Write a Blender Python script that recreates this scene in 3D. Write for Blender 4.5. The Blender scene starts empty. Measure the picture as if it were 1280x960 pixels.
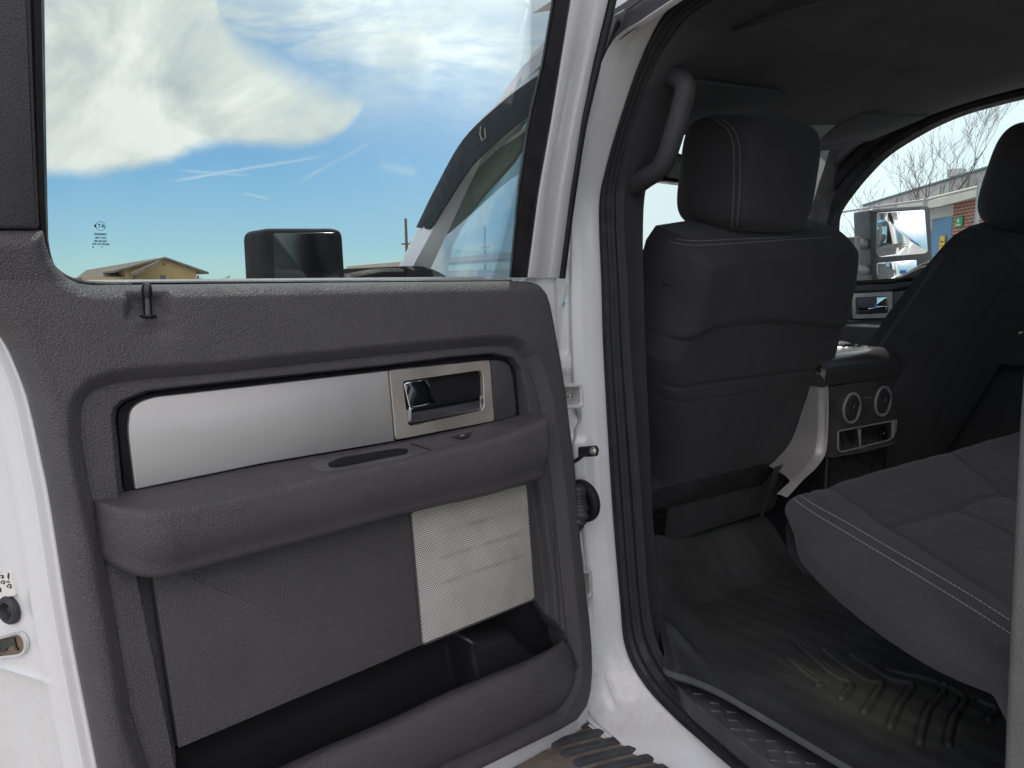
import bpy, bmesh, math, random
import numpy as np
from mathutils import Vector, Matrix, noise as mnoise

R = math.radians
rng = random.Random(7)
scene = bpy.context.scene
COL = scene.collection

# ------------------------------------------------------------------ camera frame
CAM = np.array([0.0, 0.0, 1.45])
TH = R(36.5); PIT = R(7.6); FPX = 960.0
hv = np.array([math.sin(TH), math.cos(TH), 0]); rv = np.array([math.cos(TH), -math.sin(TH), 0])
zv = np.array([0, 0, 1.0])
fv = hv*math.cos(PIT) - zv*math.sin(PIT); uv_ = hv*math.sin(PIT) + zv*math.cos(PIT)

def ray(px, py):
    d = fv + rv*(px-640)/FPX + uv_*(480-py)/FPX
    return d
def PP(px, py, p0, n):
    """where the sight line of a measured photo point meets a real plane of the truck"""
    d = ray(px, py); n = np.asarray(n, float)
    t = np.dot(np.asarray(p0, float)-CAM, n)/np.dot(d, n)
    return CAM + d*t
def PX(px, py, X): return PP(px, py, (X, 0, 0), (1, 0, 0))
def PY(px, py, Y): return PP(px, py, (0, Y, 0), (0, 1, 0))
def PZ(px, py, Z): return PP(px, py, (0, 0, Z), (0, 0, 1))
def PH(px, py, dist):
    """point at a horizontal distance along the camera heading axis"""
    return PP(px, py, CAM + hv*dist, hv)

# ------------------------------------------------------------------ door frame
HN = np.array([0.88, 1.05, 1.45])
DA = R(82.9)
U = np.array([-math.sin(DA), -math.cos(DA), 0]); W = np.array([math.cos(DA), -math.sin(DA), 0])
def w0(v):
    v = np.asarray(v, float)
    return np.where(v > 0, 0.235*v, -0.10*v)
def DP(u, v, w):
    u = np.asarray(u, float); v = np.asarray(v, float); w = np.asarray(w, float)+w0(v)
    return HN + u[..., None]*U + v[..., None]*zv + w[..., None]*W
def duv1(px, py, w):
    d = ray(px, py); dw = np.dot(d, W); c = np.dot(CAM-HN, W)
    v = 0.0
    for _ in range(12):
        t = (float(w0(v))+w-c)/dw
        P = CAM + d*t - HN
        v = P[2]
    return (float(np.dot(P, U)), float(v))
def duv(pts, w): return np.array([duv1(x, y, w) for x, y in pts])

# ------------------------------------------------------------------ 2-D helpers
def rc(pts, r, n=6, closed=True):
    """round the corners of a polygon; r a number or one per vertex"""
    pts = [np.array(p, float) for p in pts]; N = len(pts); out = []
    rr = r if hasattr(r, '__len__') else [r]*N
    for i in range(N):
        if (not closed and i in (0, N-1)) or rr[i] <= 0:
            out.append(pts[i]); continue
        p, a, b = pts[i], pts[i-1], pts[(i+1) % N]
        da = a-p; db = b-p; la = np.linalg.norm(da); lb = np.linalg.norm(db)
        k = min(rr[i], la*.49, lb*.49)
        s = p+da/la*k; e = p+db/lb*k
        for j in range(n+1):
            t = j/n
            out.append((1-t)**2*s + 2*t*(1-t)*p + t*t*e)
    return np.array(out)
def cr(pts, n=6, closed=False):
    """Catmull-Rom through the points"""
    P = [np.array(p, float) for p in pts]; N = len(P); out = []
    rngi = range(N) if closed else range(N-1)
    for i in rngi:
        if closed: a, b, c, d = P[i-1], P[i], P[(i+1) % N], P[(i+2) % N]
        else: a, b, c, d = P[max(i-1, 0)], P[i], P[i+1], P[min(i+2, N-1)]
        for j in range(n):
            t = j/n
            out.append(.5*((2*b)+(-a+c)*t+(2*a-5*b+4*c-d)*t*t+(-a+3*b-3*c+d)*t**3))
    if not closed: out.append(P[-1])
    return np.array(out)
def resample(P, n, closed=False):
    P = np.asarray(P, float)
    if closed: P = np.vstack([P, P[:1]])
    s = np.r_[0, np.cumsum(np.linalg.norm(np.diff(P, axis=0), axis=1))]
    t = np.linspace(0, s[-1], n+1)[:-1] if closed else np.linspace(0, s[-1], n)
    return np.stack([np.interp(t, s, P[:, k]) for k in range(P.shape[1])], 1)
def seg_dist(pts, poly, closed=True, want_near=False):
    A = poly if closed else poly[:-1]
    B = np.roll(poly, -1, 0) if closed else poly[1:]
    best = np.full(len(pts), 1e9); near = np.zeros((len(pts), 2)) if want_near else None
    for a, b in zip(A, B):
        ab = b-a; L = ab@ab
        if L < 1e-16: continue
        t = np.clip(((pts-a)@ab)/L, 0, 1)
        q = a+t[:, None]*ab; dd = np.linalg.norm(pts-q, axis=1)
        m = dd < best; best[m] = dd[m]
        if want_near: near[m] = q[m]
    return (best, near) if want_near else best
def inside(pts, poly):
    x, y = pts[:, 0], pts[:, 1]; c = np.zeros(len(pts), bool)
    A = poly; B = np.roll(poly, -1, 0)
    for (x1, y1), (x2, y2) in zip(A, B):
        if y1 == y2: continue
        m = ((y1 > y) != (y2 > y)) & (x < (x2-x1)*(y-y1)/(y2-y1)+x1)
        c ^= m
    return c
def sdf(pts, poly):
    d = seg_dist(pts, poly); return np.where(inside(pts, poly), d, -d)
def sst(a, b, x):
    t = np.clip((x-a)/(b-a), 0, 1); return t*t*(3-2*t)
def rnd(r, x):
    """quarter-round profile: 0 at x=0 rising to 1 at x>=r"""
    t = np.clip(1-x/r, 0, 1); return np.sqrt(np.clip(1-t*t, 0, 1))
def area2(p): return .5*np.sum(p[:, 0]*np.roll(p[:, 1], -1)-np.roll(p[:, 0], -1)*p[:, 1])
def inset(poly, d):
    p = poly if area2(poly) > 0 else poly[::-1]
    e = np.roll(p, -1, 0)-p; e = e/np.maximum(np.linalg.norm(e, axis=1), 1e-9)[:, None]
    n = np.stack([-e[:, 1], e[:, 0]], 1); n0 = np.roll(n, 1, 0)
    m = n+n0; m = m/np.maximum(np.linalg.norm(m, axis=1), 1e-9)[:, None]
    c = np.clip(np.sum(m*n, 1), .35, 1)
    return p+m*(d/c)[:, None]

# ------------------------------------------------------------------ object helpers
ROOTLOC = {}
def tag(o, label=None, cat=None, group=None, kind=None):
    if label: o['label'] = label
    if cat: o['category'] = cat
    if group: o['group'] = group
    if kind: o['kind'] = kind
    return o
def empty(name, loc, label=None, cat=None, group=None):
    o = bpy.data.objects.new(name, None); COL.objects.link(o); o.location = loc
    o.empty_display_size = .1
    tag(o, label, cat, group); ROOTLOC[o.name] = np.array(loc, float); return o
def origin_of(parent):
    while parent is not None:
        if parent.name in ROOTLOC: return ROOTLOC[parent.name]
        parent = parent.parent
    return np.zeros(3)
def mobj(name, V, F, mat, parent=None, smooth=True, label=None, uv=None, loc=None, angle=40):
    V = np.asarray(V, float).reshape(-1, 3)
    o0 = origin_of(parent) if parent is not None else (np.array(loc, float) if loc is not None else np.zeros(3))
    me = bpy.data.meshes.new(name)
    me.from_pydata((V-o0).tolist(), [], [tuple(int(i) for i in f) for f in F])
    if smooth:
        me.polygons.foreach_set('use_smooth', [True]*len(me.polygons))
    if uv is not None:
        ul = me.uv_layers.new(name='UVMap')
        li = np.zeros(len(me.loops), int); me.loops.foreach_get('vertex_index', li)
        ul.data.foreach_set('uv', np.asarray(uv, float)[li].ravel())
    me.update()
    if smooth and angle:
        try: me.set_sharp_from_angle(angle=R(angle))
        except Exception: pass
    if isinstance(mat, (list, tuple)):
        for m in mat: me.materials.append(m)
    else: me.materials.append(mat)
    o = bpy.data.objects.new(name, me); COL.objects.link(o)
    if parent is not None: o.parent = parent
    else:
        o.location = o0; ROOTLOC[o.name] = o0
    if label: o['label'] = label
    return o
class MB:
    def __init__(s): s.V = []; s.F = []
    def add(s, V, F):
        k = len(s.V); s.V.extend([tuple(v) for v in np.asarray(V).reshape(-1, 3)]); s.F.extend([tuple(i+k for i in f) for f in F]); return s
    def build(s, name, mat, parent=None, **k): return mobj(name, s.V, s.F, mat, parent, **k)

def g_slab(f, poly, wb, wf, bev=.003, seg=3, back=False, invert=False):
    """bevelled plate: poly in (a,b), from depth wb to wf"""
    p = np.asarray(poly, float); p = p if area2(p) > 0 else p[::-1]
    N = len(p); rings = [(p, wb), (p, wf-bev if wf > wb else wf+bev)]
    sg = 1 if wf > wb else -1
    for i in range(1, seg+1):
        a = math.pi/2*i/seg
        rings.append((inset(p, bev*(1-math.cos(a))), wf-sg*bev+sg*bev*math.sin(a)))
    V = np.vstack([f(q[:, 0], q[:, 1], np.full(N, w)) for q, w in rings]); F = []
    for k in range(len(rings)-1):
        for i in range(N):
            j = (i+1) % N; F.append((k*N+i, k*N+j, (k+1)*N+j, (k+1)*N+i))
    F.append(tuple((len(rings)-1)*N+i for i in range(N)))
    if back: F.append(tuple(reversed(range(N))))
    return V, F
def slab(name, f, poly, wb, wf, mat, parent, bev=.003, seg=3, back=False, **k):
    V, F = g_slab(f, poly, wb, wf, bev, seg, back); return mobj(name, V, F, mat, parent, **k)
def g_ring(f, outer, inner, wb, wf, bev=.002, wi=None):
    """frame: outer and inner loops of the same count; walls outside to wb, inside to wi"""
    wi = wb if wi is None else wi
    N = len(outer); o = outer if area2(outer) > 0 else outer[::-1]; i_ = inner if area2(inner) > 0 else inner[::-1]
    loops = [(o, wb), (o, wf-bev), (inset(o, bev), wf), (inset(i_, -bev), wf), (i_, wf-bev), (i_, wi)]
    V = np.vstack([f(q[:, 0], q[:, 1], np.full(N, w)) for q, w in loops]); F = []
    for k in range(len(loops)-1):
        for a in range(N):
            b = (a+1) % N; F.append((k*N+a, k*N+b, (k+1)*N+b, (k+1)*N+a))
    return V, F
def g_relief(f, poly, H, res, skirt=0.0):
    """height field over a polygon whose border vertices are snapped to the outline"""
    poly = np.asarray(poly, float)
    lo = poly.min(0)-res; hi = poly.max(0)+res
    nx = int((hi[0]-lo[0])/res)+2; ny = int((hi[1]-lo[1])/res)+2
    gx, gy = np.meshgrid(lo[0]+np.arange(nx)*res, lo[1]+np.arange(ny)*res)
    P = np.stack([gx.ravel(), gy.ravel()], 1)
    d, near = seg_dist(P, poly, True, True); ins = inside(P, poly); s = np.where(ins, d, -d)
    keep = s > -res*.8
    snap = keep & (s < res*.25); P[snap] = near[snap]; s[snap] = 0
    idx = np.full(len(P), -1); idx[keep] = np.arange(keep.sum())
    K = idx.reshape(ny, nx)
    q = np.stack([K[:-1, :-1], K[:-1, 1:], K[1:, 1:], K[1:, :-1]], -1).reshape(-1, 4)
    # drop faces that lie wholly on the outline or are incomplete
    sn = np.zeros(keep.sum(), bool); sn[idx[keep]] = snap[keep]
    Pk = P[keep]; sk = np.maximum(s[keep], 0)
    F = []
    for c in q:
        cc = [i for i in c if i >= 0]
        if len(cc) < 3: continue
        if all(sn[i] for i in cc):
            if not inside(Pk[cc].mean(0)[None], poly)[0]: continue
        F.append(tuple(cc))
    Hh = H(Pk, sk)
    V = f(Pk[:, 0], Pk[:, 1], Hh)
    if skirt:
        from collections import Counter
        E = {}
        for c in F:
            for i in range(len(c)):
                a, b = c[i], c[(i+1) % len(c)]
                E[(a, b)] = 1
        be = [(a, b) for (a, b) in E if (b, a) not in E]
        bv = sorted({a for e in be for a in e}); m = {a: len(V)+i for i, a in enumerate(bv)}
        V2 = f(Pk[bv, 0], Pk[bv, 1], Hh[bv]-skirt)
        V = np.vstack([V, V2])
        F += [(b, a, m[a], m[b]) for a, b in be]
    return V, F
def relief(name, f, poly, H, res, mat, parent, skirt=0.0, angle=50, **k):
    V, F = g_relief(f, poly, H, res, skirt); return mobj(name, V, F, mat, parent, angle=angle, **k)
def g_strip(cols, close_u=False):
    """cols: list of equally long 3-D polylines -> quads between neighbours"""
    n = len(cols[0]); V = np.vstack(cols); F = []
    for k in range(len(cols)-1):
        for i in range(n-1):
            F.append((k*n+i, k*n+i+1, (k+1)*n+i+1, (k+1)*n+i))
        if close_u: F.append((k*n+n-1, k*n, (k+1)*n, (k+1)*n+n-1))
    return V, F
def g_tube(path, r, n=10, closed=False, cap=True, flat=1.0, ref=None):
    P = np.asarray(path, float); N = len(P)
    rr = np.full(N, r) if np.isscalar(r) else np.asarray(r, float)
    T = np.gradient(P, axis=0) if not closed else (np.roll(P, -1, 0)-np.roll(P, 1, 0))
    T = T/np.maximum(np.linalg.norm(T, axis=1), 1e-9)[:, None]
    ref = np.array([0, 0, 1.0]) if ref is None else np.asarray(ref, float)
    if abs(T[0]@ref) > .95: ref = np.array([1.0, 0, 0])
    nrm = ref-T[0]*(ref@T[0]); nrm /= np.linalg.norm(nrm)
    V = []
    for i in range(N):
        nrm = nrm-T[i]*(nrm@T[i]); nrm /= np.linalg.norm(nrm); b = np.cross(T[i], nrm)
        for k in range(n):
            a = 2*math.pi*k/n
            V.append(P[i]+rr[i]*(math.cos(a)*nrm*flat+math.sin(a)*b))
    F = []
    for i in range(N if closed else N-1):
        for k in range(n):
            i2 = (i+1) % N; F.append((i*n+k, i*n+(k+1) % n, i2*n+(k+1) % n, i2*n+k))
    if cap and not closed:
        F.append(tuple(reversed(range(n)))); F.append(tuple((N-1)*n+k for k in range(n)))
    return np.array(V), F
def tube(name, path, r, mat, parent, n=10, **k):
    kk = {a: k.pop(a) for a in ('closed', 'cap', 'flat', 'ref') if a in k}
    V, F = g_tube(path, r, n, **kk); return mobj(name, V, F, mat, parent, **k)
def g_box(lo, hi, bev=0.0):
    lo = np.array(lo, float); hi = np.array(hi, float)
    poly = np.array([(lo[0], lo[1]), (hi[0], lo[1]), (hi[0], hi[1]), (lo[0], hi[1])])
    f = lambda a, b, w: np.stack([a, b, w], -1)
    if bev: poly = rc(poly, bev, 3)
    return g_slab(f, poly, lo[2], hi[2], max(bev, 1e-4), 2 if bev else 1, back=True)
def box(name, lo, hi, mat, parent, bev=0.0, **k):
    V, F = g_box(lo, hi, bev); return mobj(name, V, F, mat, parent, **k)
def g_quadbox(c, ax, ay, az):
    """box from centre and three half-axis vectors"""
    c, ax, ay, az = [np.asarray(q, float) for q in (c, ax, ay, az)]
    V = [c+sx*ax+sy*ay+sz*az for sz in (-1, 1) for sy in (-1, 1) for sx in (-1, 1)]
    F = [(0, 2, 3, 1), (4, 5, 7, 6), (0, 1, 5, 4), (2, 6, 7, 3), (0, 4, 6, 2), (1, 3, 7, 5)]
    return V, F
def g_disc(c, ax, ay, prof, n=28):
    """lathe about (ax x ay) at c; prof = list of (radius, height)"""
    c, ax, ay = [np.asarray(q, float) for q in (c, ax, ay)]; az = np.cross(ax, ay); az = az/np.linalg.norm(az)
    V = []; F = []
    for r, h in prof:
        for k in range(n):
            a = 2*math.pi*k/n; V.append(c+r*(math.cos(a)*ax+math.sin(a)*ay)+h*az)
    for i in range(len(prof)-1):
        for k in range(n): F.append((i*n+k, i*n+(k+1) % n, (i+1)*n+(k+1) % n, (i+1)*n+k))
    F.append(tuple((len(prof)-1)*n+k for k in range(n)))
    return V, F
def g_stitch(path, pitch=.006, ln=.0042, r=.0007, nrm=(0, 0, 1)):
    P = np.asarray(path, float)
    s = np.r_[0, np.cumsum(np.linalg.norm(np.diff(P, axis=0), axis=1))]
    mb = MB(); t = 0
    while t+ln < s[-1]:
        a = np.array([np.interp(t, s, P[:, k]) for k in range(3)]); b = np.array([np.interp(t+ln, s, P[:, k]) for k in range(3)])
        d = b-a; d = d/np.linalg.norm(d); sd = np.cross(d, nrm); sd /= max(np.linalg.norm(sd), 1e-9); up = np.cross(sd, d)
        V, F = g_quadbox((a+b)/2, d*ln/2, sd*r, up*r); mb.add(V, F); t += pitch
    return mb

from mathutils.bvhtree import BVHTree
def bvh_of(o):
    me = o.data; o0 = origin_of(o)
    return BVHTree.FromPolygons([tuple(v.co+Vector(o0)) for v in me.vertices], [tuple(p.vertices) for p in me.polygons])
def hits(bv, pts, lift=.001):
    out = []
    for x, y in pts:
        d = Vector(ray(x, y)).normalized(); r = bv.ray_cast(Vector(CAM), d)
        if r[0] is not None: out.append(np.array(r[0])-np.array(d)*lift)
    return np.array(out)
def stitch_on(name, o, lines, parent, pitch=.0062, ln=.0042, r=.0006, n=80, mat=None):
    bv = bvh_of(o); mb = MB()
    for L in lines:
        P = hits(bv, resample(cr(L, 8), n))
        if len(P) > 3:
            s = g_stitch(P, pitch, ln, r, -fv); mb.add(s.V, s.F)
    return mb.build(name, mat or M['thread'], parent, smooth=False)


# ------------------------------------------------------------------ materials
def lin(c): return tuple(((x/255)/12.92 if x/255 <= .04045 else ((x/255+.055)/1.055)**2.4) for x in c)
class NT:
    def __init__(s, m): s.t = m.node_tree; s.n = s.t.nodes; s.l = s.t.links
    def new(s, ty, **k):
        nd = s.n.new(ty)
        for a, b in k.items():
            if a.startswith('i_'):
                nm = a[2:]
                nd.inputs[int(nm) if nm.isdigit() else nm].default_value = b
            else: setattr(nd, a, b)
        return nd
    def link(s, a, b): s.l.new(a, b)
    def math(s, op, a, b=None, c=None, clamp=False):
        nd = s.n.new('ShaderNodeMath'); nd.operation = op; nd.use_clamp = clamp
        for i, q in enumerate((a, b, c)):
            if q is None: continue
            if hasattr(q, 'links'): s.l.new(q, nd.inputs[i])
            else: nd.inputs[i].default_value = q
        return nd.outputs[0]
    def mixc(s, fac, a, b):
        nd = s.n.new('ShaderNodeMix'); nd.data_type = 'RGBA'
        for q, i in ((fac, 0), (a, 6), (b, 7)):
            if hasattr(q, 'links'): s.l.new(q, nd.inputs[i])
            else: nd.inputs[i].default_value = (tuple(q)+(1,))[:4] if hasattr(q, '__len__') else q
        return nd.outputs[2]
    def ramp(s, x, stops, interp='LINEAR'):
        nd = s.n.new('ShaderNodeValToRGB'); nd.color_ramp.interpolation = interp; e = nd.color_ramp.elements
        while len(e) < len(stops): e.new(.5)
        for q, (p, c) in zip(e, stops):
            q.position = p; q.color = (tuple(c)+(1,))[:4] if hasattr(c, '__len__') else (c, c, c, 1)
        s.l.new(x, nd.inputs[0]); return nd.outputs[0]
    def maprange(s, x, a, b, c=0., d=1., sm=True):
        nd = s.n.new('ShaderNodeMapRange'); nd.interpolation_type = 'SMOOTHSTEP' if sm else 'LINEAR'
        s.l.new(x, nd.inputs[0])
        for i, q in enumerate((a, b, c, d)): nd.inputs[i+1].default_value = q
        return nd.outputs[0]
def material(name, color, rough=.5, metal=0., spec=.5, coat=0., sheen=0., build=None):
    m = bpy.data.materials.new(name); m.use_nodes = True; t = NT(m)
    b = t.n['Principled BSDF']
    b.inputs['Base Color'].default_value = tuple(color)+(1,)
    b.inputs['Roughness'].default_value = rough; b.inputs['Metallic'].default_value = metal
    b.inputs['Specular IOR Level'].default_value = spec
    if coat: b.inputs['Coat Weight'].default_value = coat; b.inputs['Coat Roughness'].default_value = .06
    if sheen: b.inputs['Sheen Weight'].default_value = sheen; b.inputs['Sheen Roughness'].default_value = .45
    if build: build(t, b)
    return m
def coords(t): return t.new('ShaderNodeTexCoord').outputs['Object']
def tnoise(t, vec, sc, det=3, rough=.55, dist=0):
    n = t.new('ShaderNodeTexNoise', i_Scale=sc, i_Detail=det, i_Roughness=rough, i_Distortion=dist); t.link(vec, n.inputs['Vector']); return n
def bump(t, b, h, dist, strength=1.0, prev=None):
    n = t.new('ShaderNodeBump', i_Distance=dist, i_Strength=strength); t.link(h, n.inputs['Height'])
    if prev is not None: t.link(prev, n.inputs['Normal'])
    t.link(n.outputs[0], b.inputs['Normal']); return n.outputs[0]
def vary(t, b, color, amt, sc, rough=None, ramt=.1, det=4):
    """patchy colour and gloss so that no surface is flat"""
    c = coords(t); n = tnoise(t, c, sc, det)
    a = tuple(x*(1-amt) for x in color); d = tuple(min(x*(1+amt), 1) for x in color)
    col = t.ramp(n.outputs[0], [(.3, a), (.7, d)]); t.link(col, b.inputs['Base Color'])
    if rough is not None:
        n2 = tnoise(t, c, sc*1.7, 3); t.link(t.maprange(n2.outputs[0], .3, .7, rough-ramt, rough+ramt), b.inputs['Roughness'])
    return c, col
def b_grain(color, scale=560, depth=.0011, rough=.5):
    def f(t, b):
        c, col = vary(t, b, color, .10, 14, rough, .06)
        nd = tnoise(t, c, scale*.7, 1); w = t.new('ShaderNodeVectorMath', operation='MULTIPLY_ADD')
        t.link(nd.outputs['Color'], w.inputs[0]); w.inputs[1].default_value = (.0028,)*3; t.link(c, w.inputs[2])
        v = t.new('ShaderNodeTexVoronoi', feature='F1', i_Scale=scale); t.link(w.outputs[0], v.inputs['Vector'])
        n = tnoise(t, c, scale*.45, 2)
        hgt = t.math('SUBTRACT', t.math('MULTIPLY', n.outputs[0], .35), v.outputs['Distance'])
        bump(t, b, hgt, depth)
        # colour darkens towards the borders of the grain cells
        dd = t.mixc(t.maprange(v.outputs['Distance'], .25, .7, 0, .5), col, tuple(x*.55 for x in color))
        t.link(dd, b.inputs['Base Color'])
    return f
def b_fabric(color, scale=520, depth=.0011, amt=.22):
    def f(t, b):
        c, col = vary(t, b, color, amt, 9)
        n = tnoise(t, c, scale, 3, .7); n2 = tnoise(t, c, scale*.25, 2)
        h = t.math('ADD', n.outputs[0], t.math('MULTIPLY', n2.outputs[0], .4)); bump(t, b, h, depth)
        cc = t.mixc(t.maprange(n.outputs[0], .35, .7, 0, 1), tuple(x*.72 for x in color), col); t.link(cc, b.inputs['Base Color'])
    return f
def b_paint(color, dirt=.35):
    def f(t, b):
        c = coords(t)
        n = tnoise(t, c, 5, 6, .65); n2 = tnoise(t, c, 60, 4, .6); n3 = t.new('ShaderNodeTexVoronoi', i_Scale=55.0); t.link(c, n3.inputs['Vector'])
        sep = t.new('ShaderNodeSeparateXYZ'); t.link(c, sep.inputs[0])
        low = t.maprange(sep.outputs[2], 1.3, .6, 0, 1)
        d = t.math('MULTIPLY', t.maprange(t.math('ADD', t.math('MULTIPLY', n.outputs[0], .7), t.math('MULTIPLY', n2.outputs[0], .3)), .42, .75), t.math('MULTIPLY_ADD', low, dirt, .06))
        col = t.mixc(d, color, (.42, .36, .29))
        sp = t.math('MULTIPLY', t.maprange(n3.outputs['Distance'], .10, .04), t.math('GREATER_THAN', n2.outputs[0], .60))
        col = t.mixc(t.math('MULTIPLY', sp, .5), col, (.22, .17, .12)); t.link(col, b.inputs['Base Color'])
        t.link(t.math('MULTIPLY_ADD', d, .5, b.inputs['Roughness'].default_value), b.inputs['Roughness'])
        b_n = tnoise(t, c, 240, 2); bump(t, b, b_n.outputs[0], .00015)
    return f
def b_rubber(color, rough=.5, sc=25):
    def f(t, b):
        c, col = vary(t, b, color, .25, sc, rough, .12); n = tnoise(t, c, 500, 3); bump(t, b, n.outputs[0], .0003)
    return f
def b_mat_dust_light(t, b):
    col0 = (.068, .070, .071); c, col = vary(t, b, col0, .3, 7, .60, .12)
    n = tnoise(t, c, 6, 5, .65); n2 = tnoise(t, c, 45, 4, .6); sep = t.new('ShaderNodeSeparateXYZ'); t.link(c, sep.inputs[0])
    # dried dust, and a pale pool of light painted into the mat colour
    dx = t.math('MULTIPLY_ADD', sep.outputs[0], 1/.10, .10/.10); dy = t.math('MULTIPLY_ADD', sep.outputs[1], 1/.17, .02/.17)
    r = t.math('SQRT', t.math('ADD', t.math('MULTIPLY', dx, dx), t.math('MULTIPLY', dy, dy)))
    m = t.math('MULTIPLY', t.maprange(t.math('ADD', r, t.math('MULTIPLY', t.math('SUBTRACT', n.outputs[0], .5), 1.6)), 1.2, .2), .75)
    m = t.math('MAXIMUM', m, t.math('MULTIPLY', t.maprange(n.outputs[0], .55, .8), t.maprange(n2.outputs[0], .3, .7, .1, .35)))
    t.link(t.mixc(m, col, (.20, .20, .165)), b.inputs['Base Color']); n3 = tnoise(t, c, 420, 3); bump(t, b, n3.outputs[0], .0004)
def b_brush(color, rough):
    def f(t, b):
        c = coords(t); mp = t.new('ShaderNodeMapping'); t.link(c, mp.inputs[0])
        mp.inputs['Scale'].default_value = (9, 9, 2600); n = tnoise(t, mp.outputs[0], 1.0, 2, .5)
        n5 = tnoise(t, c, 18, 4); t.link(t.math('ADD', t.maprange(n5.outputs[0], .3, .7, -.03, .04), t.maprange(n.outputs[0], .3, .7, rough-.01, rough+.015)), b.inputs['Roughness'])
        t.link(t.ramp(n.outputs[0], [(.25, tuple(x*.97 for x in color)), (.75, color)]), b.inputs['Base Color'])
        pass
    return f
def glass(name, tint, refl=1.0, haze=None, hazeamt=0.0):
    m = bpy.data.materials.new(name); m.use_nodes = True; t = NT(m); t.n.clear()
    o = t.new('ShaderNodeOutputMaterial'); tr = t.new('ShaderNodeBsdfTransparent'); tr.inputs[0].default_value = tuple(tint)+(1,)
    gl = t.new('ShaderNodeBsdfGlossy'); gl.inputs['Roughness'].default_value = .0; gl.inputs[0].default_value = (1, 1, 1, 1)
    fr = t.new('ShaderNodeFresnel', i_IOR=1.45); mx = t.new('ShaderNodeMixShader')
    t.link(t.math('MULTIPLY', fr.outputs[0], refl), mx.inputs[0]); t.link(tr.outputs[0], mx.inputs[1]); t.link(gl.outputs[0], mx.inputs[2])
    out = mx.outputs[0]
    # dust specks and a thin film of dirt on the pane
    c = coords(t); v = t.new('ShaderNodeTexVoronoi', i_Scale=70.0); t.link(c, v.inputs['Vector'])
    n = tnoise(t, c, 9, 4)
    spk = t.math('MULTIPLY', t.maprange(v.outputs['Distance'], .055, .03), t.math('GREATER_THAN', n.outputs[0], .55))
    film = t.maprange(n.outputs[0], .35, .8, hazeamt*.5, hazeamt)
    df = t.new('ShaderNodeBsdfDiffuse'); df.inputs[0].default_value = (.75, .75, .72, 1)
    m2 = t.new('ShaderNodeMixShader'); t.link(t.math('MAXIMUM', t.math('MULTIPLY', spk, .35), film), m2.inputs[0]); t.link(out, m2.inputs[1]); t.link(df.outputs[0], m2.inputs[2])
    t.link(m2.outputs[0], o.inputs[0]); return m

M = {}
C_PAN = (.073, .0685, .0725)
M['panel'] = material('grained charcoal plastic', C_PAN, .43, spec=.5, build=b_grain(C_PAN))
M['panel_dark'] = material('grained dark plastic', (.060, .058, .060), .5, spec=.4, build=b_grain((.060, .058, .060)))
M['smooth_plastic'] = material('smooth charcoal plastic', (.066, .063, .066), .42, spec=.45, build=b_rubber((.066, .063, .066), .42, 20))
M['pocket'] = material('black pocket liner', (.013, .013, .014), .36, spec=.5, build=lambda t, b: vary(t, b, (.013, .013, .014), .08, 9))
M['trim'] = material('satin aluminium trim', (.46, .45, .435), .46, .68, build=b_brush((.46, .45, .435), .46))
M['bezel'] = material('satin beige metallic bezel', (.40, .37, .33), .42, .55, build=b_rubber((.40, .37, .33), .42, 10))
M['endcap'] = material('dark grey cap', (.05, .05, .053), .35, spec=.5, build=b_rubber((.05, .05, .053), .35, 12))
M['chrome'] = material('chrome', (.78, .80, .83), .05, 1.)
M['white'] = material('white vehicle paint', (.67, .665, .67), .2, spec=.5, coat=.8, build=b_paint((.67, .665, .67)))
M['white_in'] = material('white jamb paint', (.665, .66, .665), .24, spec=.5, coat=.6, build=b_paint((.665, .66, .665), .55))
M['seal'] = material('black rubber seal', (.016, .016, .018), .55, spec=.3, build=b_rubber((.016, .016, .018), .55))
M['seal_grey'] = material('grey rubber seal', (.035, .035, .04), .5, spec=.4, build=b_rubber((.035, .035, .04), .5))
M['black_matt'] = material('matt black plastic', (.012, .012, .013), .75, spec=.12, build=b_rubber((.012, .012, .013), .75))
M['black'] = material('black plastic', (.014, .014, .016), .35, build=b_rubber((.014, .014, .016), .35))
M['black_gloss'] = material('gloss black plastic', (.008, .008, .009), .12, build=b_rubber((.008, .008, .009), .14))
M['fabric'] = material('charcoal seat fabric', (.056, .053, .058), .9, spec=.2, sheen=.12, build=b_fabric((.056, .053, .058)))
M['insert'] = material('ribbed seat insert fabric', (.052, .049, .050), .9, spec=.2, sheen=.1, build=b_fabric((.042, .040, .040), 420, .0011))
M['lower_cover'] = material('seat back lower cover', (.045, .043, .046), .6, spec=.3, build=b_rubber((.045, .043, .046), .6))
M['headliner'] = material('charcoal headliner cloth', (.125, .124, .135), .95, spec=.1, build=b_fabric((.125, .124, .135), 900, .0004))
M['thread'] = material('grey sewing thread', (.23, .22, .21), .8, spec=.2)
M['trim_grey'] = material('dark grey pillar trim', (.055, .053, .057), .55, spec=.35, build=b_grain((.055, .053, .057), 500, .0004, .55))
M['light_trim'] = material('light grey pillar trim', (.70, .69, .66), .7, spec=.2, build=lambda t, b: vary(t, b, (.70, .69, .66), .06, 6))
M['pillar_mid'] = material('grey pillar trim', (.085, .085, .088), .6, spec=.3, build=b_rubber((.085, .085, .088), .6))
M['mat'] = material('black moulded rubber mat', (.07, .075, .073), .62, spec=.3, build=b_mat_dust_light)
M['carpet'] = material('black carpet', (.012, .012, .013), 1., spec=.05, build=b_fabric((.012, .012, .013), 400, .003))
M['silver'] = material('silver painted plastic', (.42, .40, .385), .38, .25, build=b_rubber((.42, .40, .385), .38, 8))
M['mirror'] = material('mirror glass', (.86, .88, .88), .015, 1.)
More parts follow.
